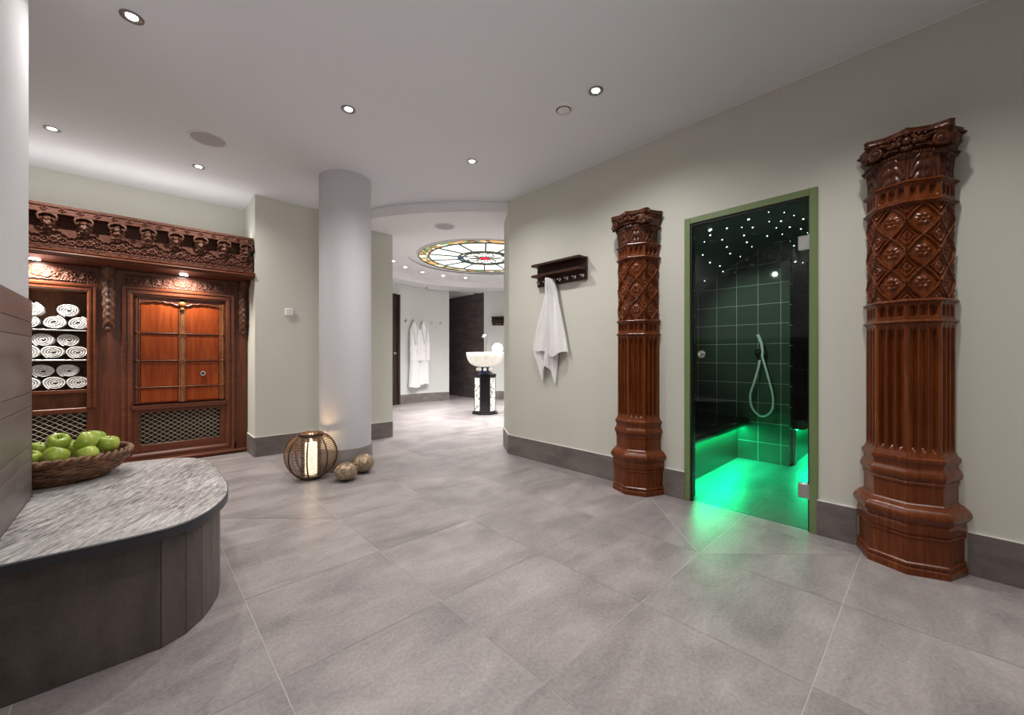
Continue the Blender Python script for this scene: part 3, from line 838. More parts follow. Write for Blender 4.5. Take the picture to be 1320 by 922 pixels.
struct(mb.build('ceiling_steam', 'vault_green'), 'dark green vault of the steam room with star lights')
def steam_bench(name, label, x0, x1, y0, y1, side, ledx0):
    t = thing(name, label, 'bench', ((x0 + x1) / 2, (y0 + y1) / 2, 0))
    MB().box((x0, y0, 0), (x1, y1, .345)).build('base', 'steam_bench_tile', t, 0)
    ov = .115; n = 10; prof = [(y0 + .02, .345)] + [(y0 - ov + .045 - .045 * sin(pi * k / n), .345 + .045 - .045 * cos(pi * k / n)) for k in range(n + 1)] + [(y0 + .18, .44), (y1 - .16, .45), (y1 - .05, .62), (y1, .95), (y1, .345)]
    mb = MB(); m_ = len(prof)
    mb.add([(x0, a, b) for a, b in prof] + [(x1, a, b) for a, b in prof], [list(range(m_)), [m_ + k for k in range(m_)][::-1]] + [(k, (k + 1) % m_, m_ + (k + 1) % m_, m_ + k) for k in range(m_)])
    mb.build('seat', 'bench_top_black', t, 35)
    MB().box((ledx0, y0 - .020, .333), (x1, y0 - .002, .344)).build('light_strip', 'led_green', t, 0)['label'] = 'glowing green light strip'
    return t
steam_bench('steam_bench', 'black bench in the steam room left of the hose, green light beneath', SX0 + .014, 4.598, 1.42, 2.098, 1, SX0 + .015)
steam_bench('steam_bench', 'black bench end right of the tiled corner inside the steam room', 4.74, SX1 - .004, .955, 1.7, 1, 4.745)
tag(MB().bbox((4.706, .935, 0), (4.736, .965, .345), .003).build('corner_profile', 'steel_satin', None), 'upright steel corner profile under the right black bench nose', 'trim profile')
# lamps in the strips
for x0, x1, y in ((SX0 + .05, 4.58, 1.385), (4.78, 5.8, .92)):
    L = bpy.data.lights.new('strip_lamp', 'AREA'); L.shape = 'RECTANGLE'; L.size = x1 - x0; L.size_y = .02; L.energy = 14 if x0 < 4 else 9; L.color = (0., 1., .40)
    o = bpy.data.objects.new('strip_lamp', L); COL.objects.link(o); o.location = ((x0 + x1) / 2, y, .336); o.rotation_euler = (radians(-18), 0, 0)
spot(3.59, 1.324, 2.06, 27, 62, .8, (.93, 1., .93), .02, (4.6, 1.22, 1.35))

# hand shower
t = thing('hand_shower', 'white hand shower with a looped hose on the green tiles', 'shower', (4.6, 1.17, 1.1))
mb = MB(); mb.tube([(4.6, 1.225, 1.105), (4.575, 1.225, 1.105)], .033, 20); mb.tube([(4.58, 1.225, 1.105), (4.545, 1.222, 1.105)], .022, 14); mb.ball((4.545, 1.222, 1.10), .024, 12)
mb.tube([(4.56, 1.222, 1.10), (4.56, 1.21, 1.055), (4.56, 1.205, 1.03)], .012, 10); mb.build('wall_outlet', 'black_plastic', t)
mb = MB().tube([(4.56, 1.215, 1.105), (4.545, 1.17, 1.10)], .009, 10); mb.tube([(4.548, 1.172, 1.085), (4.548, 1.166, 1.12)], .017, 14); mb.ball((4.56, 1.19, 1.10), .016, 10); mb.build('holder', 'chrome', t)
mb = MB().tube([(4.535, 1.178, 1.05), (4.53, 1.172, 1.12), (4.525, 1.182, 1.20), (4.515, 1.212, 1.285)], [.011, .013, .014, .015], 12); mb.build('wand', 'hose_white', t)
P0 = [(1.205, 1.03), (1.213, .96), (1.25, .80), (1.282, .68), (1.275, .57), (1.235, .50), (1.185, .468), (1.13, .49), (1.088, .56), (1.086, .68), (1.115, .82), (1.15, .96), (1.176, 1.06)]
sp_ = smooth(P0)
mb = MB().tube([(4.56 - .03 * min(1, k / 20.), y, z) for k, (y, z) in enumerate(sp_)], .0105, 10); mb.build('hose', 'hose_white', t)
# star lights
ST = [(3.49, 1.288, 3), (3.59, 1.324, 1), (3.65, 1.211, 1), (3.69, 1.058, 2), (3.8, 1.141, 0), (3.92, 1.092, 1), (4.01, 1.186, 1), (3.71, .918, 0), (3.94, .972, 0), (4.04, .908, 1), (3.84, .841, 0), (3.99, .805, 0), (4.16, .773, 1), (4.29, .897, 1), (4.18, .975, 0), (4.45, .845, 1), (4.64, .83, 0), (4.43, .985, 0), (4.31, 1.079, 1), (3.83, 1.31, 1), (4.22, 1.224, 1), (4.05, 1.345, 1), (4.41, 1.235, 0), (3.64, 1.391, 0), (4.26, 1.383, 1), (4.5, 1.366, 0), (3.86, 1.491, 1), (4.13, 1.525, 1), (4.38, 1.521, 1), (4.57, 1.555, 1), (4.41, 1.685, 1), (4.97, 1.003, 1), (4.8, .919, 0), (5.16, 1.085, 0), (5.66, 1.13, 2), (5.84, 1.09, 1), (5.32, 1.094, 0), (3.35, 1.0, 1), (3.5, .75, 0), (3.3, .5, 1), (3.8, .4, 0), (4.2, .2, 1), (4.6, .5, 0), (5.0, .2, 1), (5.3, .6, 0)]
smesh = {}
for x, y, s in ST:
    r = (.004, .006, .009, .014)[s]; dy = y - VY; z = VZ + sqrt(VR * VR - dy * dy)
    if s not in smesh:
        o = MB().ball((0, 0, 0), r, 10, sc=(1, 1, .5)).build('star_light', 'star_glow'); smesh[s] = o
    else: o = smesh[s].copy(); COL.objects.link(o)
    o.location = (x, y, z - .0012); o.rotation_euler = (-math.asin(dy / VR), 0, 0)
    tag(o, 'tiny round star light set in the dark steam room vault', 'star light', 'star lights in the steam room vault')

# ------------------------------------------------------------------ coat rails
def rail(name, label, loc, rz, nh=7):
    t = thing(name, label, 'coat rail', loc, rz, 'dark wooden coat rails')
    # local: back at x=0, board runs along y, front towards -x
    MB().bbox((-.020, -.304, -.105), (-.001, .304, .103), .002).build('back_board', 'rail_wood', t, 30, True)
    for z in (.092, -.012): MB().bbox((-.118, -.292, z - .010), (-.020, .298, z + .012), .002).build('shelf', 'rail_wood', t, 30, True)
    for k in range(nh):
        y = .276 - k * .0905; mb = MB()
        mb.tube([(-.020, y, -.068), (-.026, y, -.068)], .013, 16); mb.tube([(-.024, y, -.068), (-.040, y, -.072), (-.058, y, -.066)], .0045, 8); mb.ball((-.060, y, -.065), .0095, 10)
        mb.build('hook', 'chrome', t, 40, True)
    return t
RZ0 = 1.868
r1 = rail('coat_rail', 'dark wooden coat rail with two shelves and chrome hooks, white towel hanging', (XR, 2.455, RZ0), 0)
a = 40.; p = onarc(a, R1)
dup(r1, (p[0], p[1], 1.93), radians(a), 'small dark coat rail on the far curved wall behind the washbasin')

# hanging towel
tw = bpy.data.objects.new('hanging_towel', None); COL.objects.link(tw); tw.location = (XR - .05, 2.556, 1.80); ORG['hanging_towel'] = Vector(tw.location)
tag(tw, 'white towel hanging in folds from the dark coat rail', 'towel')
def smst(a, b, x):
    x = max(0., min(1., (x - a) / (b - a))); return x * x * (3 - 2 * x)
def cloth(nu, nv, y_of, z_bot, depth, seed, x0, top=1.822):
    rnd = random.Random(seed); ph = [rnd.uniform(0, 6) for _ in range(4)]
    def fn(i, j):
        u = i / nu * 2 - 1; v = j / nv
        zb = z_bot(u); z = top + (zb - top) * v
        w = smst(0, .25, v)
        yl, yr = y_of(v); c = (yl + yr) / 2; hw = abs(yl - yr) / 2
        s = sin(u * pi / 2)
        y = c + hw * u
        fold = depth * (.55 * sin(u * 7.5 + ph[0] + v * .8) + .35 * sin(u * 13 + ph[1] - v) + .2 * sin(u * 4 + v * 5 + ph[2])) * (.35 + .65 * w)
        round_ = .05 * (1 - u * u) * (1 - .45 * w)
        head = .018 * (1 - w)
        z2 = z - (0 if j else .018 * u * u)
        return (x0 - round_ - fold - head, y, z2)
    return fn
def lerpk(ks):
    def f(v):
        for (v0, a0, b0), (v1, a1, b1) in zip(ks, ks[1:]):
            if v <= v1: t = (v - v0) / (v1 - v0); return (a0 + (a1 - a0) * t, b0 + (b1 - b0) * t)
        return ks[-1][1:]
    return f
# back length with two points, front length with a woven border
kb = lerpk([(0, 2.592, 2.520), (.15, 2.625, 2.495), (.4, 2.68, 2.47), (.7, 2.76, 2.455), (1, 2.815, 2.46)])
def zb_back(u):
    k = [(-1, 1.16), (-.66, .79), (-.40, .92), (-.1, .975), (.22, .80), (.50, .97), (.8, 1.06), (1, 1.2)]
    for (a, b), (c, d_) in zip(k, k[1:]):
        if u <= c: return b + (d_ - b) * (u - a) / (c - a)
    return 1.2
ob = MB().grid(48, 60, cloth(48, 60, lambda v: kb(v), lambda u: zb_back(u), .026, 3, XR - .018)).build('back_length', 'terry', tw, 70)
kf = lerpk([(0, 2.590, 2.515), (.1, 2.605, 2.49), (.35, 2.64, 2.455), (.7, 2.70, 2.395), (1, 2.78, 2.345)])
def zb_front(u): return 1.075 + .05 * abs(u) + .03 * u + .02 * sin(u * 6)
ob2 = MB().grid(56, 60, cloth(56, 60, lambda v: kf(v), zb_front, .030, 5, XR - .048)).build('front_length', 'terry', tw, 70)
for o in (ob, ob2):
    for vtx in o.data.vertices: pass
    md = o.modifiers.new('thickness', 'SOLIDIFY'); md.thickness = .007; md.offset = 0
fnf = cloth(56, 60, lambda v: kf(v), zb_front, .030, 5, XR - .053)
mb = MB()
mb.grid(56, 3, lambda i, j: fnf(i, 60 * (.885 + .03 * j / 3)))
o = mb.build('woven_border', 'roll_terry', tw, 70); md = o.modifiers.new('thickness', 'SOLIDIFY'); md.thickness = .004

# ------------------------------------------------------------------ thermostat
t = thing('thermostat', 'small white wall control box on the plaster pier', 'switch', (1.226, YP, 1.556))
MB().bbox((1.182, YP - .012, 1.516), (1.270, YP, 1.598), .004).build('base_plate', 'white_plastic', t, 30)
MB().bbox((1.186, YP - .030, 1.52), (1.266, YP - .012, 1.594), .006).build('cover', 'white_plastic', t, 30)

# ------------------------------------------------------------------ carved cabinet wall
# --- cornice
CX0, CX1 = -1.40, .900
t = thing('carved_cornice', 'carved wooden cornice with brackets above the towel niche and doors', 'cornice', ((CX0 + CX1) / 2, 5.2, 1.885))
mb = MB()
mb.box((CX0, 4.92, 1.889), (CX1, YB - .002, 1.897))
pr = [(4.915, 1.897), (4.902, 1.902), (4.898, 1.912), (4.902, 1.922), (4.912, 1.926), (4.915, 1.930), (4.908, 1.936), (4.918, 1.944), (5.00, 1.946), (YB - .002, 1.946), (YB - .002, 1.897)]
n = len(pr); mb.add([(CX0, a, b) for a, b in pr] + [(CX1 + .004, a, b) for a, b in pr], [list(range(n)), [n + k for k in range(n)][::-1]] + [(k, (k + 1) % n, n + (k + 1) % n, n + k) for k in range(n)])
mb.build('shelf_board', 'cabinet_rail_wood', t, 30)
mb = MB().box((CX0, 5.06, 1.946), (CX1 - .012, YB - .002, 2.30)); mb.build('core', 'carved_wood', t, 0)
mb = MB()
def lower(u, v):
    p = .2; x = (u / p % 1.) - .5; vv = v / .175
    if vv < .13: return .5 + .5 * rosette((u % .066) - .033, v - .011, .012, 6)
    h = 0.
    if .15 < vv < .20: h = .45
    drop = .97 - .30 * (1 - cos(2 * pi * x)) / 2 - .05 * abs(sin(pi * 6 * x))       # lobed upper edge
    if vv > drop + .04: return .0
    if vv > drop - .03: h = .8
    h = max(h, .95 * rosette(x * p, v - .082, .034, 7))
    for q in (-1, 1):
        h = max(h, .8 * rosette((x - q * .5) * p, v - .066, .026, 5))
        ex, ey = x * p - q * .052, v - .075
        h = max(h, .75 * max(0., 1 - abs(hypot(ex, ey) - .022) / .007), .6 * max(0., 1 - hypot(ex, ey) / .010))
        h = max(h, .6 * max(0., 1 - hypot(x * p - q * .03, v - .118) / .012), .6 * max(0., 1 - hypot(x * p - q * .075, v - .105) / .010))
    return max(h, .35 * max(0., sin(u * 330 + v * 120) * sin(v * 300 - u * 90)))
field(mb, (CX0, 4.955, 1.946), (1, 0, 0), (0, 0, 1), (0, -1, 0), CX1 - .012 - CX0, .175, 690, 52, lower, .020, 0, .03)
mb.box((CX0, 4.965, 1.946), (CX1 - .014, 5.06, 2.118))
mb.build('carved_band', 'carved_wood', t, 55)
mb = MB()
def toprail(u, v):
    h = 0.
    if v > .05: h = .5
    if v < .012: h = .35
    return max(h, 1.2 * rosette((u % .1) - .05, v - .03, .022, 6))
field(mb, (CX0, 4.935, 2.238), (1, 0, 0), (0, 0, 1), (0, -1, 0), CX1 - .006 - CX0, .072, 420, 24, toprail, .014, 0, .02)
mb.box((CX0, 4.942, 2.238), (CX1 - .008, YB - .002, 2.308)); mb.build('top_rail', 'carved_wood', t, 55)
mb = MB().box((CX0, 5.04, 2.115), (CX1 - .012, 5.07, 2.24)); mb.build('recess_back', 'cabinet_rail_wood', t, 0)
# projecting bracket heads
def bracket_mesh(mb, x, y, z, w, h, dep, seed):
    rnd = random.Random(seed)
    mb.box((x - w * .40, y - dep * .55, z + h * .10), (x + w * .40, y + .02, z + h))
    mb.box((x - w * .50, y - dep * .98, z + h * .90), (x + w * .50, y + .02, z + h))
    nu, nv = 22, 30; ph = rnd.uniform(0, 6)
    def fn(i, j):                      # curling leaf that hangs forward
        u = i / nu * 2 - 1; v = j / nv
        d = dep * (.50 + .50 * sin(pi * (.12 + .80 * v)) ** .8) * (1 - .30 * u * u)
        rib = .010 * abs(sin(u * 7.5 + ph * .2)) + .006 * sin(v * 26 + abs(u) * 6 + ph) + .004 * sin(u * 19 + v * 31 + ph)
        wd = w * .5 * (.62 + .38 * sin(pi * min(1., .18 + .75 * v))) * (1 + .08 * sin(v * 24 + ph))
        return (x + wd * sin(u * 1.45), y - (d + rib) * cos(u * 1.2), z + h * (.04 + .90 * v) - .012 * (1 - v) * cos(u * 4))
    mb.grid(nu, nv, fn)
    for q in (-1, 1):
        mb.tube(smooth([(x + q * w * .22, y - dep * .92, z + h * .90), (x + q * w * .46, y - dep * 1.02, z + h * .78), (x + q * w * .40, y - dep * 1.0, z + h * .56), (x + q * w * .22, y - dep * 1.03, z + h * .66)], 5), .0085, 7)
        mb.ball((x + q * w * .26, y - dep * .72, z + h * .12), w * .15, 8)
    mb.ball((x, y - dep * .98, z + h * .36), w * .15, 8); mb.ball((x, y - dep * .70, z + h * .02), w * .19, 8); mb.ball((x, y - dep * .50, z - .022), w * .14, 8); mb.ball((x, y - dep * .40, z - .050), w * .09, 7)
for k, x in enumerate([-1.13, -.93, -.73, -.53, -.327, -.127, .073, .267, .453, .640, .828]):
    mb = MB(); bracket_mesh(mb, x, 5.045, 2.080, .112, .162, .135, k); mb.build('bracket', 'bracket_wood', t, 60)
# carved corbels under the shelf
for x in (-.195, .858, -1.27):
    mb = MB(); nu, nv = 14, 60
    def fn(i, j):
        v = j / nv; a = (i / nu * 2 - 1) * pi / 2
        z = 1.885 - v * .56
        prof = .15 - .10 * smst(0, .25, v) + .030 * sin(pi * min(1, max(0, (v - .2) / .8))) - .03 * smst(.9, 1, v)
        w = (.048 - .012 * v) * (1 + .10 * sin(v * 34)); r = 1 + .09 * sin(v * 58) * cos(a * 3) + .06 * cos(a * 7)
        return (x + w * sin(a) * r, 5.285 - prof * cos(a) * r, z)
    mb.grid(nu, nv, fn); mb.box((x - .045, 5.16, 1.862), (x + .045, 5.285, 1.888)); mb.ball((x, 5.268, 1.322), .026, 10)
    mb.box((x - .03, 5.25, 1.33), (x + .03, 5.297, 1.88))
    mb.build('corbel', 'bracket_wood', t, 60)
for x, y in ((-.63, 5.21), (.342, 5.19)):
    MB().lathe([(0, -.003), (.022, -.003), (.024, -.005), (.032, -.004), (.033, 0)], 20, (x, y, 1.889)).build('shelf_light', 'lens_glow', t)
    spot(x, y - .05, 1.878, 50 if x < 0 else 34, 150, .9, (1, .93, .83), .02, (x, y + .22, .9))
spot(-1.05, 5.18, 1.878, 40, 150, .9, (1, .92, .80), .02, (-1.05, 5.43, .9))
mb = MB().box((-1.35, 5.11, 2.309), (.86, 5.135, 2.318)); mb.build('cove_strip', 'cove_white', t, 0)['label'] = 'white light strip on top of the cornice'
L = bpy.data.lights.new('cove_lamp', 'AREA'); L.shape = 'RECTANGLE'; L.size = 2.2; L.size_y = .03; L.energy = 4.; L.color = (1, .98, .94)
o = bpy.data.objects.new('cove_lamp', L); COL.objects.link(o); o.location = (-.25, 5.12, 2.325); o.rotation_euler = (radians(180 + 2), 0, 0)

def moulding(mb, x0, x1, z0, z1, w, y, mi=0, sides='LRTB'):
    """stepped picture frame moulding around an opening (inner edge x0..x1, z0..z1)"""
    steps = [(0, -.002), (.10, .006), (.22, .014), (.45, .016), (.5, .008), (.62, .008), (.68, .018), (.92, .022), (1., .016)]
    def loop(k):
        s, d = steps[k]; e = s * w
        return [(x0 - e, y - d, z0 - e if 'B' in sides else z0), (x1 + e, y - d, z0 - e if 'B' in sides else z0), (x1 + e, y - d, z1 + e), (x0 - e, y - d, z1 + e)]
    order = {'B': (0, 1), 'R': (1, 2), 'T': (2, 3), 'L': (3, 0)}
    for k in range(len(steps) - 1):
        a, b = loop(k), loop(k + 1)
        for s in sides:
            i, j = order[s]; mb.add([a[i], a[j], b[j], b[i]], [(0, 1, 2, 3)], mi)
    return mb
def lattice(mb, x0, x1, z0, z1, y, p, r):
    for s in (1, -1):
        c = -2.0
        while c < 3.5:
            # line z = z0 + s*slope*(x - c)
            k = .72 * s; pts = []
            xa, xb = x0, x1
            za, zb = z0 + k * (xa - c), z0 + k * (xb - c)
            lo, hi = (za, zb) if za < zb else (zb, za)
            if hi > z0 and lo < z1:
                def xz(z): return c + (z - z0) / k
                A = [xa, za]; B_ = [xb, zb]
                for q in (A, B_):
                    if q[1] < z0: q[0] = xz(z0); q[1] = z0
                    if q[1] > z1: q[0] = xz(z1); q[1] = z1
                if hypot(A[0] - B_[0], A[1] - B_[1]) > .01:
                    nn = max(2, int(hypot(A[0] - B_[0], A[1] - B_[1]) / (p * .2)))
                    path = []
                    for i in range(nn + 1):
                        f = i / nn; x = A[0] + (B_[0] - A[0]) * f; z = A[1] + (B_[1] - A[1]) * f
                        path.append((x, y + s * .003, z))
                    mb.tube(path, r, 5)
            c += p
    return mb

# --- towel niche unit
t = thing('towel_cabinet', 'carved wooden niche with three shelves of rolled white towels', 'cabinet', (-.78, 5.4, 0))
NX0, NX1, NZ0, NZ1 = -1.22, -.335, .565, 1.655
MB().box((NX0 - .02, YB - .022, .08), (NX1 + .03, YB - .002, 1.885)).build('back_panel', 'old_wood', t, 0)
for x0, x1 in ((-1.34, NX0), (NX1, -.262)): MB().bbox((x0, YC - .002, 0.0), (x1, YB - .023, 1.885), .002).build('side_post', 'cabinet_wood', t, 30)
mb = MB(); mb.box((NX0, YC + .006, NZ1), (NX1, YB - .023, 1.885)); mb.build('head', 'cabinet_rail_wood', t, 0)
mb = MB(); moulding(mb, NX0 + .0, NX1 + .0, .60, NZ1, .062, YC - .003, 0, 'LRT'); mb.build('frame_moulding', 'cabinet_rail_wood', t, 20)
mb = MB(); field(mb, (NX0 - .06, YC - .004, 1.742), (1, 0, 0), (0, 0, 1), (0, -1, 0), NX1 - NX0 + .115, .108, 230, 30, lambda u, v: scroll(u / .1, (v / .108 - .5) * 1.15), .016); mb.build('carved_frieze', 'carved_wood', t, 55)
for z, nm, mt in ((1.305, 'shelf', 'steel_satin'), (1.038, 'shelf', 'steel_satin'), (.765, 'shelf', 'cabinet_rail_wood')):
    th = .012 if mt == 'steel_satin' else .03
    o = MB().bbox((NX0 + .001, YC + .012, z - th), (NX1 - .001, YB - .023, z), .002).build(nm, mt, t, 30)
    if th > .02: o['label'] = 'bottom shelf of reddish wood'
mb = MB().bbox((NX0, YC - .012, .555), (NX1 + .002, YC + .04, .602), .006); mb.build('lower_rail', 'cabinet_rail_wood', t, 30)
mb = MB().bbox((NX0, YC - .014, 0), (NX1, YC + .05, .11), .005); mb.build('plinth', 'cabinet_rail_wood', t, 30)
mb = MB()
for k in range(8): mb.ball((-.545, YC + .05, .620 + k * .0175), .008, 8)
mb.box((-.56, YC + .05, .603), (-.53, YC + .065, .735)); mb.box((NX0, YC + .06, .603), (NX1, YC + .075, .735)); mb.build('beaded_panel', 'old_wood', t, 50)
mb = MB().box((NX0, YC + .075, .11), (NX1, YC + .085, .555)); mb.build('grille_back', 'void_dark', t, 0)
mb = MB(); lattice(mb, NX0, NX1, .112, .553, YC + .02, .060, .0027); mb.build('wire_grille', 'wire_brass', t, 50)

# --- double door cupboard
t = thing('carved_cupboard', 'carved wooden double door cupboard with a ring pull and wire grille', 'cabinet', (.32, 5.4, 0))
DX0, DX1, DZ0, DZ1 = -.03, .700, .60, 1.66
mb = MB(); mb.bbox((-.262, YC - .001, 0), (-.10, YB - .004, 1.885), .002); mb.build('left_post', 'cabinet_wood', t, 30)
mb = MB(); mb.bbox((.795, YC - .004, 0), (.898, YB - .004, 1.885), .002); mb.build('right_post', 'cabinet_wood', t, 30)
MB().box((-.10, YC + .06, .05), (.795, YB - .004, 1.885)).build('carcass', 'void_dark', t, 0)
mb = MB(); mb.box((-.10, YC + .002, DZ1 + .085), (.795, YC + .06, 1.885)); mb.build('head', 'cabinet_rail_wood', t, 0)
mb = MB(); moulding(mb, DX0, DX1, .118, DZ1, .082, YC + .002); mb.box((-.10, YC, .118), (DX0, YC + .06, DZ1 + .085)); mb.box((DX1, YC, .118), (.795, YC + .06, DZ1 + .085)); mb.box((DX0, YC, DZ1), (DX1, YC + .06, DZ1 + .085)); mb.build('frame_moulding', 'cabinet_rail_wood', t, 20)
mb = MB(); field(mb, (-.085, YC - .003, 1.752), (1, 0, 0), (0, 0, 1), (0, -1, 0), .865, .108, 220, 30, lambda u, v: scroll(u / .085, (v / .108 - .5) * 1.15), .014); mb.build('carved_frieze', 'carved_wood', t, 55)
mb = MB(); mb.box((-.262, YC - .006, 0), (.898, YC + .02, .028)); mb.tube([(-.262, YC - .014, .032), (.898, YC - .014, .032)], .018, 12); mb.build('plinth', 'cabinet_rail_wood', t, 40)
yd = YC + .045
def beaded(mb, x, z0, z1, w, y):
    mb.box((x - w / 2, y - .012, z0), (x + w / 2, y + .01, z1)); k = z0 + .01
    mb.box((x - w * .16, y - .022, z0), (x + w * .16, y, z1))
    while k < z1 - .006:
        for s in (-1, 1): mb.ball((x + s * w * .36, y - .013, k), .0075, 7)
        k += .0165
    return mb
mid = .338
for nm, x0, x1 in (('left', DX0, mid - .028), ('right', mid + .028, DX1)):
    leaf_ = MB().box((x0, yd + .004, DZ0), (x1, yd + .02, DZ1)).build('door', 'panel_wood', t, 0)
    xs = (x0 + .052, x1 - .004) if nm == 'left' else (x0 + .004, x1 - .052)
    rails = [(.755, .018), (1.022, .018), (1.298, .018)]
    zc = [DZ0] + [r[0] for r in rails] + [DZ1 - .03]
    for a, b in zip(zc, zc[1:]):
        MB().bbox((xs[0], yd - .004, a + .008), (xs[1], yd + .006, b - .008), .004).build('panel', 'panel_wood', leaf_, 30)
    for z, th in rails:
        MB().tube([(xs[0], yd - .006, z), (xs[1], yd - .006, z)], .009, 10).build('rail', 'cabinet_rail_wood', leaf_, 50)
    ex = (x0 + .026) if nm == 'left' else (x1 - .026)
    mb = MB(); beaded(mb, ex, DZ0, DZ1 - .03, .046, yd - .004)
    for z, th in rails: mb.ball((ex, yd - .022, z), .014, 10)
    mb.build('beaded_stile', 'bead_wood' if nm == 'right' else 'cabinet_wood', leaf_, 50)
    if nm == 'right':
        mb = beaded(MB(), mid, DZ0, DZ1 - .04, .056, yd - .010)
        for z, th in rails:
            for k in range(6): mb.ball((mid + .014 * cos(k * pi / 3), yd - .034, z + .014 * sin(k * pi / 3)), .007, 7)
            mb.ball((mid, yd - .036, z), .008, 8)
        mb.ball((mid, yd - .03, DZ1 - .06), .030, 12); mb.ball((mid, yd - .036, DZ1 - .11), .018, 10)
        mb.build('centre_stile', 'bead_wood', leaf_, 50)
        mb = MB().tube([(.507 + .019 * cos(a * pi / 12), yd - .018, .885 + .019 * sin(a * pi / 12)) for a in range(24)], .0055, 8, True)
        mb.build('ring_pull', 'steel_satin', leaf_, 50)
        MB().tube([(.507, yd - .002, .885), (.507, yd - .014, .885)], .012, 16).build('lock', 'black_plastic', leaf_, 40)
# scalloped arch
mb = MB()
for x0, x1 in ((DX0 + .03, mid - .02), (mid + .02, DX1 - .03)):
    n = 40; pts = []
    for k in range(n + 1):
        u = k / n; e = abs(u * 2 - 1)
        z = DZ1 - .040 - .028 * e ** 2 - .010 * abs(sin(u * pi * 5)); pts.append((x0 + (x1 - x0) * u, z))
    V = [(x, yd - .016, z) for x, z in pts] + [(x, yd - .016, DZ1) for x, z in pts] + [(x, yd + .004, z) for x, z in pts]
    mb.add(V, [(k, k + 1, n + 2 + k, n + 1 + k) for k in range(n)] + [(k, k + 1, 2 * n + 3 + k, 2 * n + 2 + k) for k in range(n)])
    mb.tube([(x, yd - .018, z) for x, z in pts], .006, 6)
mb.build('scalloped_arch', 'cabinet_rail_wood', t, 50)
# lower grille
mb = MB(); n = [(DX0 - .01, .555), (DX0 + .02, .545), (DX1 - .02, .545), (DX1 + .012, .555), (DX1 + .012, .592), (DX1 - .02, .582), (DX0 + .02, .582), (DX0 - .01, .592)]
mb.add([(x, YC - .018, z) for x, z in n] + [(x, YC + .05, z) for x, z in n], [list(range(8)), [8 + k for k in range(8)][::-1]] + [(k, (k + 1) % 8, 8 + (k + 1) % 8, 8 + k) for k in range(8)])
mb.build('lock_rail', 'cabinet_rail_wood', t, 20)
mb = MB()
mb.bbox((DX0, YC + .004, .118), (.018, YC + .04, .545), .003); mb.bbox((.655, YC + .004, .118), (DX1, YC + .04, .545), .003); mb.bbox((.018, YC + .0045, .118), (.655, YC + .04, .198), .003); mb.bbox((.018, YC + .0045, .508), (.655, YC + .04, .545), .003)
mb.build('grille_frame', 'cabinet_rail_wood', t, 30)
mb = MB(); lattice(mb, .018, .655, .198, .508, YC + .028, .060, .0026); mb.build('wire_grille', 'wire_brass', t, 50)

# ------------------------------------------------------------------ rolled towels
def roll_mesh():
    mb = MB(); T = 3.6; n = 84; L = .205; th = .0128
    inn = []; out = []
    for k in range(n + 1):
        a = 2 * pi * T * k / n + .6; r = .0015 + .0165 * a / (2 * pi) * (1 + .04 * sin(3 * a))
        inn.append((r * cos(a), r * sin(a))); r2 = r + th; out.append((r2 * cos(a), r2 * sin(a)))
    sc = .0705 / (max(hypot(*q) for q in out)); 
    def ring(P, y, e=1.): return [(x * sc * e * 1.08, y, z * sc * e * .90) for x, z in P]
    mid_ = [((a[0] + b[0]) / 2, (a[1] + b[1]) / 2) for a, b in zip(inn, out)]
    rows = [ring(inn, 0), ring(mid_, -.007), ring(out, 0), ring(out, L), ring(mid_, L + .006), ring(inn, L)]
    mb.grid(n, 6, lambda i, j: rows[j % 6][i])
    return mb
ro = roll_mesh().build('rolled_towel', 'roll_terry', None, 60)
RH = .0634
spots = []
for z, sh, up, lo in ((1.305, 'top', [(-.447, 0), (-.665, 1)], [-.388, -.535, -.690, -.845]), (1.038, 'middle', [(-.448, 0), (-.600, 1)], [-.394, -.540, -.688, -.84]), (.765, 'bottom', [(-.452, 0), (-.602, 1)], [-.392, -.532, -.680, -.83])):
    for k, x in enumerate(lo[:3]): spots.append((x, z + RH, f'rolled white towel on the {sh} shelf, lower row, ' + ('right end', 'second from the right', 'third from the right')[k]))
    for x, k in up: spots.append((x, z + RH + .109, f'rolled white towel on the {sh} shelf, upper row, ' + ('right one', 'left one')[k]))
rnd = random.Random(5)
for k, (x, z, l) in enumerate(spots):
    o = ro if k == 0 else ro.copy()
    if k: COL.objects.link(o)
    o.location = (x, YC + .028 + rnd.uniform(0, .012), z); o.rotation_euler = (0, rnd.choice([0, .15, -.2, pi, pi + .2, pi - .12]), rnd.uniform(-.05, .05)); 
    tag(o, l, 'towel', 'rolled towels in the niche')

# ------------------------------------------------------------------ bench
t = thing('stone_bench', 'rounded stone bench with a grey slab top and dark tiled base', 'bench', (-.1, 2.55, 0))
top = [(-.341, 1.905)]
P1 = [(-.341, 1.91), (.0, 1.905), (.10, 1.918), (.175, 1.968), (.235, 2.05), (.285, 2.16), (.312, 2.28), (.325, 2.42), (.326, 2.60), (.322, 2.80), (.308, 2.95), (.280, 3.06), (.235, 3.14), (.165, 3.195), (.05, 3.235), (-.15, 3.262), (-.70, 3.30)]
sm_ = smooth([(a, b) for a, b in P1], 5)
slab = sm_ + [(-.70, WE + .002), (-.341, WE + .002)]
mb = MB(); n = len(slab)
zt, zb = .445, .409
def inset(P, e):
    o = []
    for k in range(len(P)):
        a, b = Vector(P[k - 1]), Vector(P[(k + 1) % len(P)]); d_ = (b - a); d_ = d_.normalized() if d_.length else Vector((1, 0))
        o.append((P[k][0] - d_.y * e, P[k][1] + d_.x * e))
    return o
def edge_inset(e):      # only the free edge moves in
    q = inset(sm_, e)
    q[0] = (sm_[0][0], sm_[0][1] + e); q[-1] = (sm_[-1][0], sm_[-1][1] - e); return q + slab[-2:]
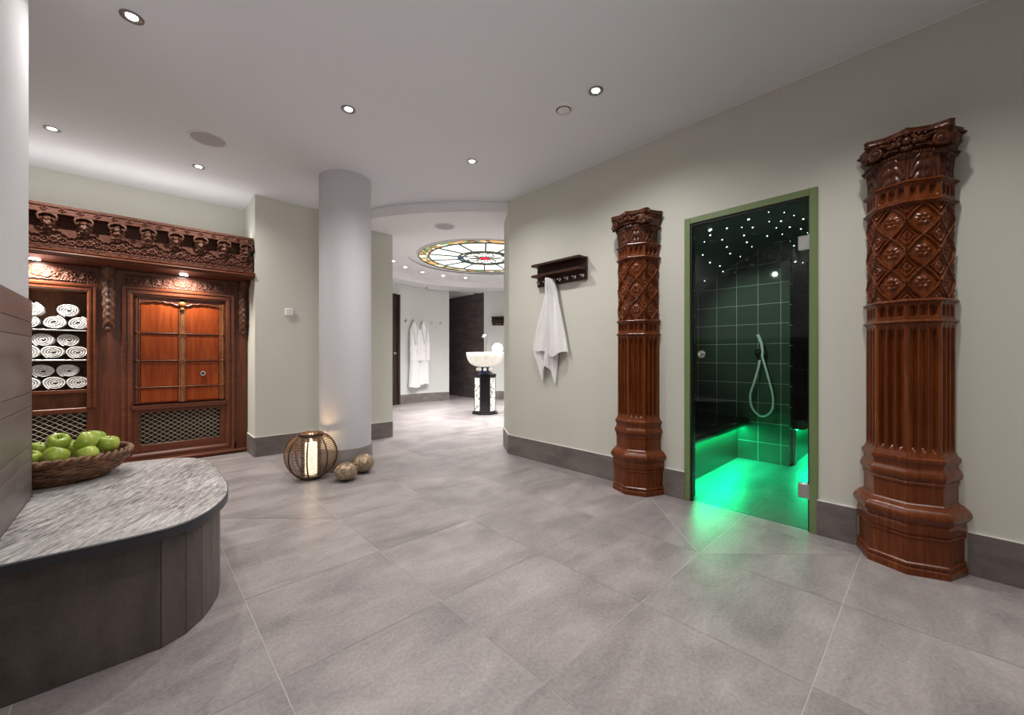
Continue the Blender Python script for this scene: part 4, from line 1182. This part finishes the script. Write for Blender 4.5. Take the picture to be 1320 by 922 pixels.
t1 = edge_inset(.004)
mb.add([(x, y, zt) for x, y in t1], [list(range(n))], 0)
rows = [[(x, y, zt) for x, y in t1], [(x, y, zt - .004) for x, y in slab], [(x, y, zb) for x, y in slab]]
mb.grid(n, 2, lambda i, j: rows[j][i], 1, cu=True); mb.add(rows[2], [list(range(n))[::-1]], 1)
o = mb.build('slab_top', ['slab_stone', 'slab_edge'], t, 40); o['label'] = 'grey streaked stone slab'
core = edge_inset(.045)
MB().prism(core, 0, zb).build('core', 'dark_grout', t, 30)
# facing tiles
face = inset(sm_, .031); face[0] = (face[0][0], sm_[0][1] + .031)
Ls = [0.]
for a, b in zip(face, face[1:]): Ls.append(Ls[-1] + hypot(a[0] - b[0], a[1] - b[1]))
def at_len(s):
    for k in range(len(face) - 1):
        if Ls[k + 1] >= s:
            f = (s - Ls[k]) / max(1e-9, Ls[k + 1] - Ls[k]); return (face[k][0] + (face[k + 1][0] - face[k][0]) * f, face[k][1] + (face[k + 1][1] - face[k][1]) * f)
    return face[-1]
mb = MB(); cuts = [0, .375]
while cuts[-1] < .95: cuts.append(cuts[-1] + .083)
while cuts[-1] < 1.25: cuts.append(cuts[-1] + .15)
while cuts[-1] < 1.75: cuts.append(cuts[-1] + .083)
cuts += [2.2, Ls[-1]]
for a, b in zip(cuts, cuts[1:]):
    if b > Ls[-1] + .01 or b - a < .01: continue
    p, q = at_len(a + .0012), at_len(b - .0012); d_ = (Vector(q) - Vector(p)).normalized(); nx, ny = -d_.y * .011, d_.x * .011
    mb.prism([p, q, (q[0] + nx, q[1] + ny), (p[0] + nx, p[1] + ny)], 0.001, zb - .001)
o = mb.build('facing_tiles', 'bench_stone', t, 0); tile_colors(o)

# ------------------------------------------------------------------ fruit basket
bc = (-.29, 3.035); brx, bry = .262, .232; bz = .4465
t = thing('wicker_basket', 'oval brown wicker basket of green apples on the stone bench', 'basket', (bc[0], bc[1], bz))
mb = MB(); K = 11
for k in range(K):
    f = k / (K - 1.); s = .66 + .33 * sin(f * pi / 2 * .95) ** .9; z = bz + .009 + .108 * f
    n = 120; path = []; rad = []
    for q in range(n):
        a = 2 * pi * q / n; w = .0045 * sin(a * 26 + k * pi) + .002 * sin(a * 7 + k * 2.1)
        path.append((bc[0] + (brx * s + w) * cos(a), bc[1] + (bry * s + w) * sin(a), z + .003 * sin(a * 5 + k * 1.7))); rad.append(.0078 + .0014 * sin(a * 13 + k))
    mb.tube(path, rad, 7, True)
mb.build('woven_sides', 'wicker', t, 60)
prof = [(0, .004), (.60, .004), (.66, .012), (.80, .05), (.93, .09), (.985, .117)]
mb = MB(); mb.grid(60, len(prof) - 1, lambda i, j: (bc[0] + brx * prof[j][0] * cos(2 * pi * i / 60), bc[1] + bry * prof[j][0] * sin(2 * pi * i / 60), bz + prof[j][1]), cu=True); mb.build('lining', 'wicker', t, 60)
mb = MB()
for ph in (0, pi):
    mb.tube([(bc[0] + (brx + .010 * cos(a * 22 + ph)) * cos(a), bc[1] + (bry + .010 * cos(a * 22 + ph)) * sin(a), bz + .122 + .009 * sin(a * 22 + ph)) for a in [2 * pi * q / 220 for q in range(220)]], .0095, 7, True)
mb.build('twisted_rim', 'wicker', t, 60)
ap = None
pr = [(0, .016), (.006, .020), (.014, .031), (.024, .035), (.034, .030), (.0405, .016), (.042, .0), (.039, -.015), (.031, -.027), (.019, -.034), (.009, -.034), (0, -.029)]
pr = [(max(r, 0), z) for r, z in smooth(pr, 4)]
AP = [(-.372, 2.925, .583, .3, .5, 'green apple at the left end of the basket, beside the tiled wall'),
      (-.285, 2.885, .588, .5, 1.9, 'green apple lying at the front basket rim, second from the left'),
      (-.286, 2.985, .640, -.5, 3.0, 'green apple on top, left of the heap'),
      (-.186, 2.950, .636, 1.1, -1.8, 'green apple on top of the heap, its dimple towards the camera'),
      (-.166, 3.068, .630, .4, 2.2, 'green apple behind the topmost apple at the back'),
      (-.112, 2.985, .606, .15, .6, 'green apple at the right end of the basket'),
      (-.178, 2.868, .583, -.4, .3, 'green apple at the front basket rim, right of the middle'),
      (-.246, 3.075, .588, .2, .3, 'green apple half hidden in the middle of the heap'),
      (-.228, 2.935, .524, .2, 1.0, 'pale green apple deep in the basket, only its top showing'),
      (-.36, 3.06, .60, .2, 1.0, 'green apple at the back of the basket behind the tiled wall')]
for k, (x, y, z, tx, rz, l) in enumerate(AP):
    if ap is None:
        ap = thing('green_apple', l, 'apple', (x, y, z), 0, 'green apples in the basket')
        MB().lathe(pr, 28, (0, 0, 0), mod=lambda a, v: 1 + .025 * cos(5 * a) * v).build('flesh', 'apple_skin', ap, 70, True)
        MB().tube([(0, 0, .014), (.001, 0, .026), (.004, .001, .038)], [.0016, .0014, .002], 6).build('stem', 'apple_stem', ap, 60, True)
        o = ap
    else: o = dup(ap, (x, y, z), None, l)
    s = (1., 1.12, 1.05, 1.15, 1.05, 1.08, .98, 1.0, 1.0, 1.0)[k]
    o.rotation_euler = (tx, tx * .4, rz); o.scale = (s, s, s)

# ------------------------------------------------------------------ lantern, candle and metal balls
lc = (1.112, 3.757)
t = thing('wicker_lantern', 'round rattan lantern on the floor with a lit candle', 'lantern', (lc[0], lc[1], 0))
RL = .205; zc_ = .205
def rl(z): return sqrt(max(0., RL * RL - (z - zc_) ** 2 * .98))
mb = MB()
for k in range(26):
    z = .030 + .340 * k / 25.; r = rl(z)
    mb.tube([(lc[0] + r * cos(a), lc[1] + r * sin(a), z + .0012 * sin(a * 9 + k)) for a in [2 * pi * q / 56 for q in range(56)]], .0030, 6, True)
mb.build('weave', 'rattan', t, 60)
for k in range(8):
    a = 2 * pi * k / 8 + .35
    MB().tube([(lc[0] + (rl(z) + .004) * cos(a), lc[1] + (rl(z) + .004) * sin(a), z) for z in [.012 + .366 * q / 24. for q in range(25)]], .0062, 8).build('rib', 'rattan_dark', t, 60)
mb = MB().lathe([(.082, .366), (.100, .366), (.104, .374), (.100, .392), (.094, .396), (.086, .392), (.082, .366)], 40, (lc[0], lc[1], 0)); mb.build('collar', 'rattan_dark', t)
mb = MB().lathe([(0, .0005), (.082, .0005), (.090, .010), (.086, .024), (.070, .026), (0, .024)], 40, (lc[0], lc[1], 0)); mb.build('base', 'rattan_dark', t)
mb = MB().lathe([(.0, .028), (.078, .028), (.080, .034), (.080, .385), (.077, .385), (.077, .034), (.0, .032)], 40, (lc[0], lc[1], 0)); mb.build('glass_cylinder', 'lantern_glass', t)['label'] = 'clear glass cylinder'
t = thing('pillar_candle', 'thick white glowing candle inside the rattan lantern', 'candle', (lc[0], lc[1], .033))
MB().lathe([(0, .036), (.047, .036), (.049, .042), (.049, .300), (.045, .306), (.034, .300), (0, .296)], 36, (lc[0], lc[1], 0)).build('wax', 'wax_glow', t)
MB().tube([(lc[0], lc[1], .297), (lc[0] + .001, lc[1], .312)], .0016, 6).build('wick', 'black_plastic', t)
MB().lathe([(0, .306), (.006, .311), (.0075, .320), (.005, .335), (.0, .350)], 14, (lc[0], lc[1], 0)).build('flame', 'flame', t)
L = bpy.data.lights.new('candle_lamp', 'POINT'); L.energy = 1.5; L.color = (1, .62, .30); L.shadow_soft_size = .02
o = bpy.data.objects.new('candle_lamp', L); COL.objects.link(o); o.location = (lc[0], lc[1], .345)
for x, y, r, hh, l in ((1.508, 3.60, .098, .176, 'hammered metal ball against the column base, the farther of two'), (1.305, 3.465, .094, .158, 'hammered metal ball in front, beside the lantern')):
    o = MB().lathe([(r * cos(b), hh / 2 + hh / 2 * sin(b)) for b in [-pi / 2 + pi * k / 24 for k in range(25)]], 44, (0, 0, 0)).build('metal_ball', 'hammered_metal', None, 70)
    o.location = (x, y, .0); tag(o, l, 'ornament', 'hammered metal balls by the column')

# ------------------------------------------------------------------ fountain washbasin
fc = (4.73, 5.76)
t = thing('fountain_washbasin', 'white onyx washbasin on a black marble pedestal under the stained glass', 'washbasin', (fc[0], fc[1], 0))
fa = atan2(-fc[1], -fc[0])
def oct8(r, z): return [(fc[0] + r * cos(fa + pi / 8 + k * pi / 4), fc[1] + r * sin(fa + pi / 8 + k * pi / 4), z) for k in range(8)]
def oloft(mb, prof):
    for (r0, z0), (r1, z1) in zip(prof, prof[1:]):
        a, b = oct8(r0, z0), oct8(r1, z1); mb.add(a + b, [(k, (k + 1) % 8, 8 + (k + 1) % 8, 8 + k) for k in range(8)])
    mb.add(oct8(*prof[-1]), [list(range(8))]); return mb
mb = oloft(MB(), [(.255, 0), (.255, .022), (.245, .03), (.215, .034), (.215, .70), (.225, .705), (.225, .735), (.20, .742)]); mb.build('pedestal', 'black_marble', t, 20)
for k in range(8):
    if k % 2 == 0:
        a, b = oct8(.2165, .07)[k - 0], oct8(.2165, .07)[(k + 1) % 8]
        f = lambda u, z: (a[0] + (b[0] - a[0]) * u, a[1] + (b[1] - a[1]) * u, z)
        c = ((a[0] + b[0]) / 2 - fc[0], (a[1] + b[1]) / 2 - fc[1]); q = hypot(*c); ex, ey = c[0] / q * .003, c[1] / q * .003
        mb = MB(); V = [f(.12, .06), f(.88, .06), f(.88, .67), f(.12, .67)]
        mb.add([(x + ex, y + ey, z) for x, y, z in V] + [(x - ex, y - ey, z) for x, y, z in V], [(0, 1, 2, 3), (0, 1, 5, 4), (1, 2, 6, 5), (2, 3, 7, 6), (3, 0, 4, 7)]); mb.build('mosaic_panel', 'mosaic', t, 0)['label'] = 'white mosaic panel'
MB().lathe([(.17, .735), (.15, .75), (.11, .77), (.085, .80), (.08, .85), (.11, .875)], 24, (fc[0], fc[1], 0)).build('neck', 'navy', t)
for k in range(8):
    a = fa + pi / 8 + k * pi / 4 + .39; MB().ball((fc[0] + .135 * cos(a), fc[1] + .135 * sin(a), .822), .034, 14).build('sphere', 'onyx', t)
prof = [(0, .862), (.10, .866), (.19, .885), (.27, .93), (.320, 1.0), (.342, 1.07), (.346, 1.13), (.336, 1.132), (.325, 1.07), (.30, 1.0), (.24, .94), (.12, .90), (0, .89)]
MB().lathe(smooth(prof, 3), 96, (fc[0], fc[1], 0), mod=lambda a, v: 1 + .012 * cos(24 * a)).build('bowl', 'onyx', t, 60)
rt = (cos(fa + pi / 2), sin(fa + pi / 2))      # to the right as seen from the room
sp0 = (fc[0] + rt[0] * .03, fc[1] + rt[1] * .03)
P_ = [(0, .89), (0, 1.1), (0, 1.36), (-.006, 1.42), (-.03, 1.45), (-.06, 1.44), (-.085, 1.41)]
MB().tube([(sp0[0] + rt[0] * u, sp0[1] + rt[1] * u, z) for u, z in smooth(P_, 5)], .021, 12).build('spout', 'chrome', t)
sc_ = (fc[0] + rt[0] * .235 - cos(fa) * .05, fc[1] + rt[1] * .235 - sin(fa) * .05)
mb = MB()
def shell(i, j):
    a = 2 * pi * i / 40; r = .105 * j / 8; k = (1 + .04 * cos(9 * a)); dz = .03 * (1 - (j / 8) ** 2)
    return (sc_[0] + rt[0] * r * k * cos(a) + cos(fa) * dz, sc_[1] + rt[1] * r * k * cos(a) + sin(fa) * dz, 1.205 + r * k * sin(a))
def shellb(i, j):
    x, y, z = shell(i, j); dz = .05 * (1 - (j / 8) ** 2); return (x - cos(fa) * dz, y - sin(fa) * dz, z)
mb.grid(40, 8, shell, cu=True); mb.grid(40, 8, shellb, cu=True); mb.build('shell_ornament', 'onyx', t, 50)

# ------------------------------------------------------------------ robes and hooks on the curved wall
hook = None
HK = [(98.2, 'first chrome robe hook from the left on the curved wall'), (93.6, 'second chrome robe hook from the left, holding a bathrobe'), (88.0, 'third chrome robe hook from the left, holding a bathrobe'), (82.3, 'fourth chrome robe hook from the left on the curved wall'), (77.0, 'fifth chrome robe hook, nearest the dark passage')]
def ang_px(px):
    # angle on the curved wall for a direction seen from the doorway
    return px
for k, (a, l) in enumerate(HK):
    p = onarc(a, R1)
    if hook is None:
        hook = thing('robe_hook', l, 'hook', (p[0], p[1], 1.85), radians(a), 'chrome robe hooks on the curved wall')
        MB().tube([(0, 0, 0), (-.012, 0, 0)], .024, 18).build('rosette', 'chrome', hook, 40, True)
        mb = MB().tube([(-.010, 0, 0), (-.05, 0, -.012), (-.066, 0, .010), (-.064, 0, .03)], [.008, .008, .009, .010], 10); mb.tube([(-.03, 0, -.004), (-.035, 0, .05)], .007, 8); mb.ball((-.035, 0, .052), .011, 10); mb.build('arm', 'chrome', hook, 40, True)
    else: dup(hook, (p[0], p[1], 1.85), radians(a), l)
def robe(name, label, a, seed, zb):
    p = onarc(a, R1 - .06)
    t = thing(name, label, 'bathrobe', (p[0], p[1], 1.83), radians(a), 'white bathrobes on the curved wall')
    rnd = random.Random(seed); f1, f2 = rnd.uniform(0, 6), rnd.uniform(0, 6)
    H = 1.83 - zb; nv = 48; nu = 56
    W_ = lerpk([(0, .020, .02), (.05, .075, .03), (.13, .105, .05), (.2, .118, .055), (.45, .118, .055), (.75, .13, .056), (1, .150, .058)])
    def fn(i, j):
        v = j / nv; ang = 2 * pi * i / nu; w, dpt = W_(v)
        k = 1 + (.10 * sin(ang * 7 + f1 + v * 2) + .07 * sin(ang * 11 + f2)) * smst(.1, .5, v)
        return (-dpt * sin(ang) * k - .01, w * cos(ang) * (1 + .02 * sin(9 * v + f1)), -v * H + .012 * sin(ang * 3 + f2) * smst(.8, 1, v))
    mb = MB().grid(nu, nv, fn, cu=True)
    mb.add([fn(i, nv) for i in range(nu)], [list(range(nu))]); mb.build('body', 'terry', t, 60, True)
    for s in (-1, 1):
        path = [(-.02, s * .08, -.15), (-.05, s * .088, -.30), (-.055, s * .090, -.50), (-.055, s * .085, -.72), (-.05, s * .082, -.86)]
        path = smooth(path, 5); n = len(path)
        mb = MB().tube(path, [.038 + .020 * min(1, q / n * 1.5) + .005 * sin(q * 1.1 + f1) for q in range(n)], 16, flat=.55)
        mb.build('sleeve', 'terry', t, 60, True)
        c = path[-1]; MB().tube([(c[0], c[1], c[2] + .10), (c[0], c[1], c[2] - .004)], .062, 16, flat=.58).build('cuff', 'terry', t, 50, True)
    mb = MB()
    for s in (-1, 1): mb.tube(smooth([(-.03, s * .012, .018), (-.055, s * .055, -.04), (-.078, s * .068, -.16), (-.085, s * .03, -.36), (-.085, .0, -.50)], 5), [.024] * 20 + [.018], 10, flat=.5)
    mb.build('collar', 'terry', t, 60, True)
    MB().tube(smooth([(-.02, -.12, -.60), (-.065, -.08, -.62), (-.08, 0, -.62), (-.065, .08, -.62), (-.02, .12, -.60)], 5), .018, 8, flat=.5).build('belt', 'terry', t, 60, True)
    return t
robe('bathrobe', 'white bathrobe on the second hook from the left, collar towards the room', 93.4, 2, .36)
robe('bathrobe', 'white bathrobe on the middle hook, right of the other robe', 87.6, 9, .42)

# dark door at the left of the curved wall
d2 = bpy.data.objects.new('door_2', None); COL.objects.link(d2); a, b = onarc(125.5, R1 + .02), onarc(102.4, R1 + .02)
d2.location = (a[0], a[1], 0); ORG['door_2'] = Vector(d2.location); struct(d2, 'dark wooden door at the left of the bathrobes')
dv = Vector((b[0] - a[0], b[1] - a[1])); Ld = dv.length; dv /= Ld; nv_ = Vector((dv.y, -dv.x))
def slabq(u0, u1, n0, n1, z0, z1):
    return MB().prism([(a[0] + dv.x * u + nv_.x * w, a[1] + dv.y * u + nv_.y * w) for u, w in ((u0, n0), (u1, n0), (u1, n1), (u0, n1))], z0, z1)
slabq(.05, Ld - .05, -.02, .03, 0.005, 2.38).build('leaf', 'door_dark_wood', d2, 0)
mb = slabq(-.02, .05, -.04, .06, 0, 2.42); 
for q in (slabq(Ld - .05, Ld + .02, -.04, .055, 0, 2.42), slabq(.05, Ld - .05, -.04, .06, 2.38, 2.42)): mb.add(q.v, q.f)
mb.build('frame', 'door_dark_wood', d2, 0)
u = Ld - .14; q0 = (a[0] + dv.x * u, a[1] + dv.y * u)
mb = MB().tube([(q0[0] + nv_.x * .03, q0[1] + nv_.y * .03, 1.13), (q0[0] + nv_.x * .085, q0[1] + nv_.y * .085, 1.13), (q0[0] + nv_.x * .09 - dv.x * .12, q0[1] + nv_.y * .09 - dv.y * .12, 1.13)], .011, 10)
mb.tube([(q0[0] + nv_.x * .03, q0[1] + nv_.y * .03, 1.13), (q0[0] + nv_.x * .036, q0[1] + nv_.y * .036, 1.13)], .028, 16); mb.build('handle', 'chrome', d2)

# ------------------------------------------------------------------ camera, world, view
cam = bpy.data.cameras.new('camera'); co = bpy.data.objects.new('camera', cam); COL.objects.link(co)
co.location = (0, 0, 1.07); co.rotation_euler = (radians(90), 0, -math.atan2(483., 513.))
cam.sensor_width = 36.; cam.lens = 36. * 513. / 1320.; cam.shift_y = -2. / 1320.; cam.clip_start = .02
SC.camera = co
w = bpy.data.worlds.new('world'); SC.world = w; w.use_nodes = True
w.node_tree.nodes['Background'].inputs[0].default_value = (.02, .02, .02, 1)
vs = SC.view_settings; SC.display_settings.display_device = 'sRGB'
vs.view_transform = 'Standard'; vs.look = 'None'; vs.gamma = 1.; vs.use_curve_mapping = False; vs.exposure = .24
cy = SC.cycles; cy.use_denoising = True; cy.max_bounces = 10; cy.diffuse_bounces = 6; cy.glossy_bounces = 5; cy.transparent_max_bounces = 12; cy.transmission_bounces = 8
cy.sample_clamp_indirect = 6.; cy.caustics_reflective = False; cy.caustics_refractive = False
try: cy.denoiser = 'OPENIMAGEDENOISE'
except Exception: pass
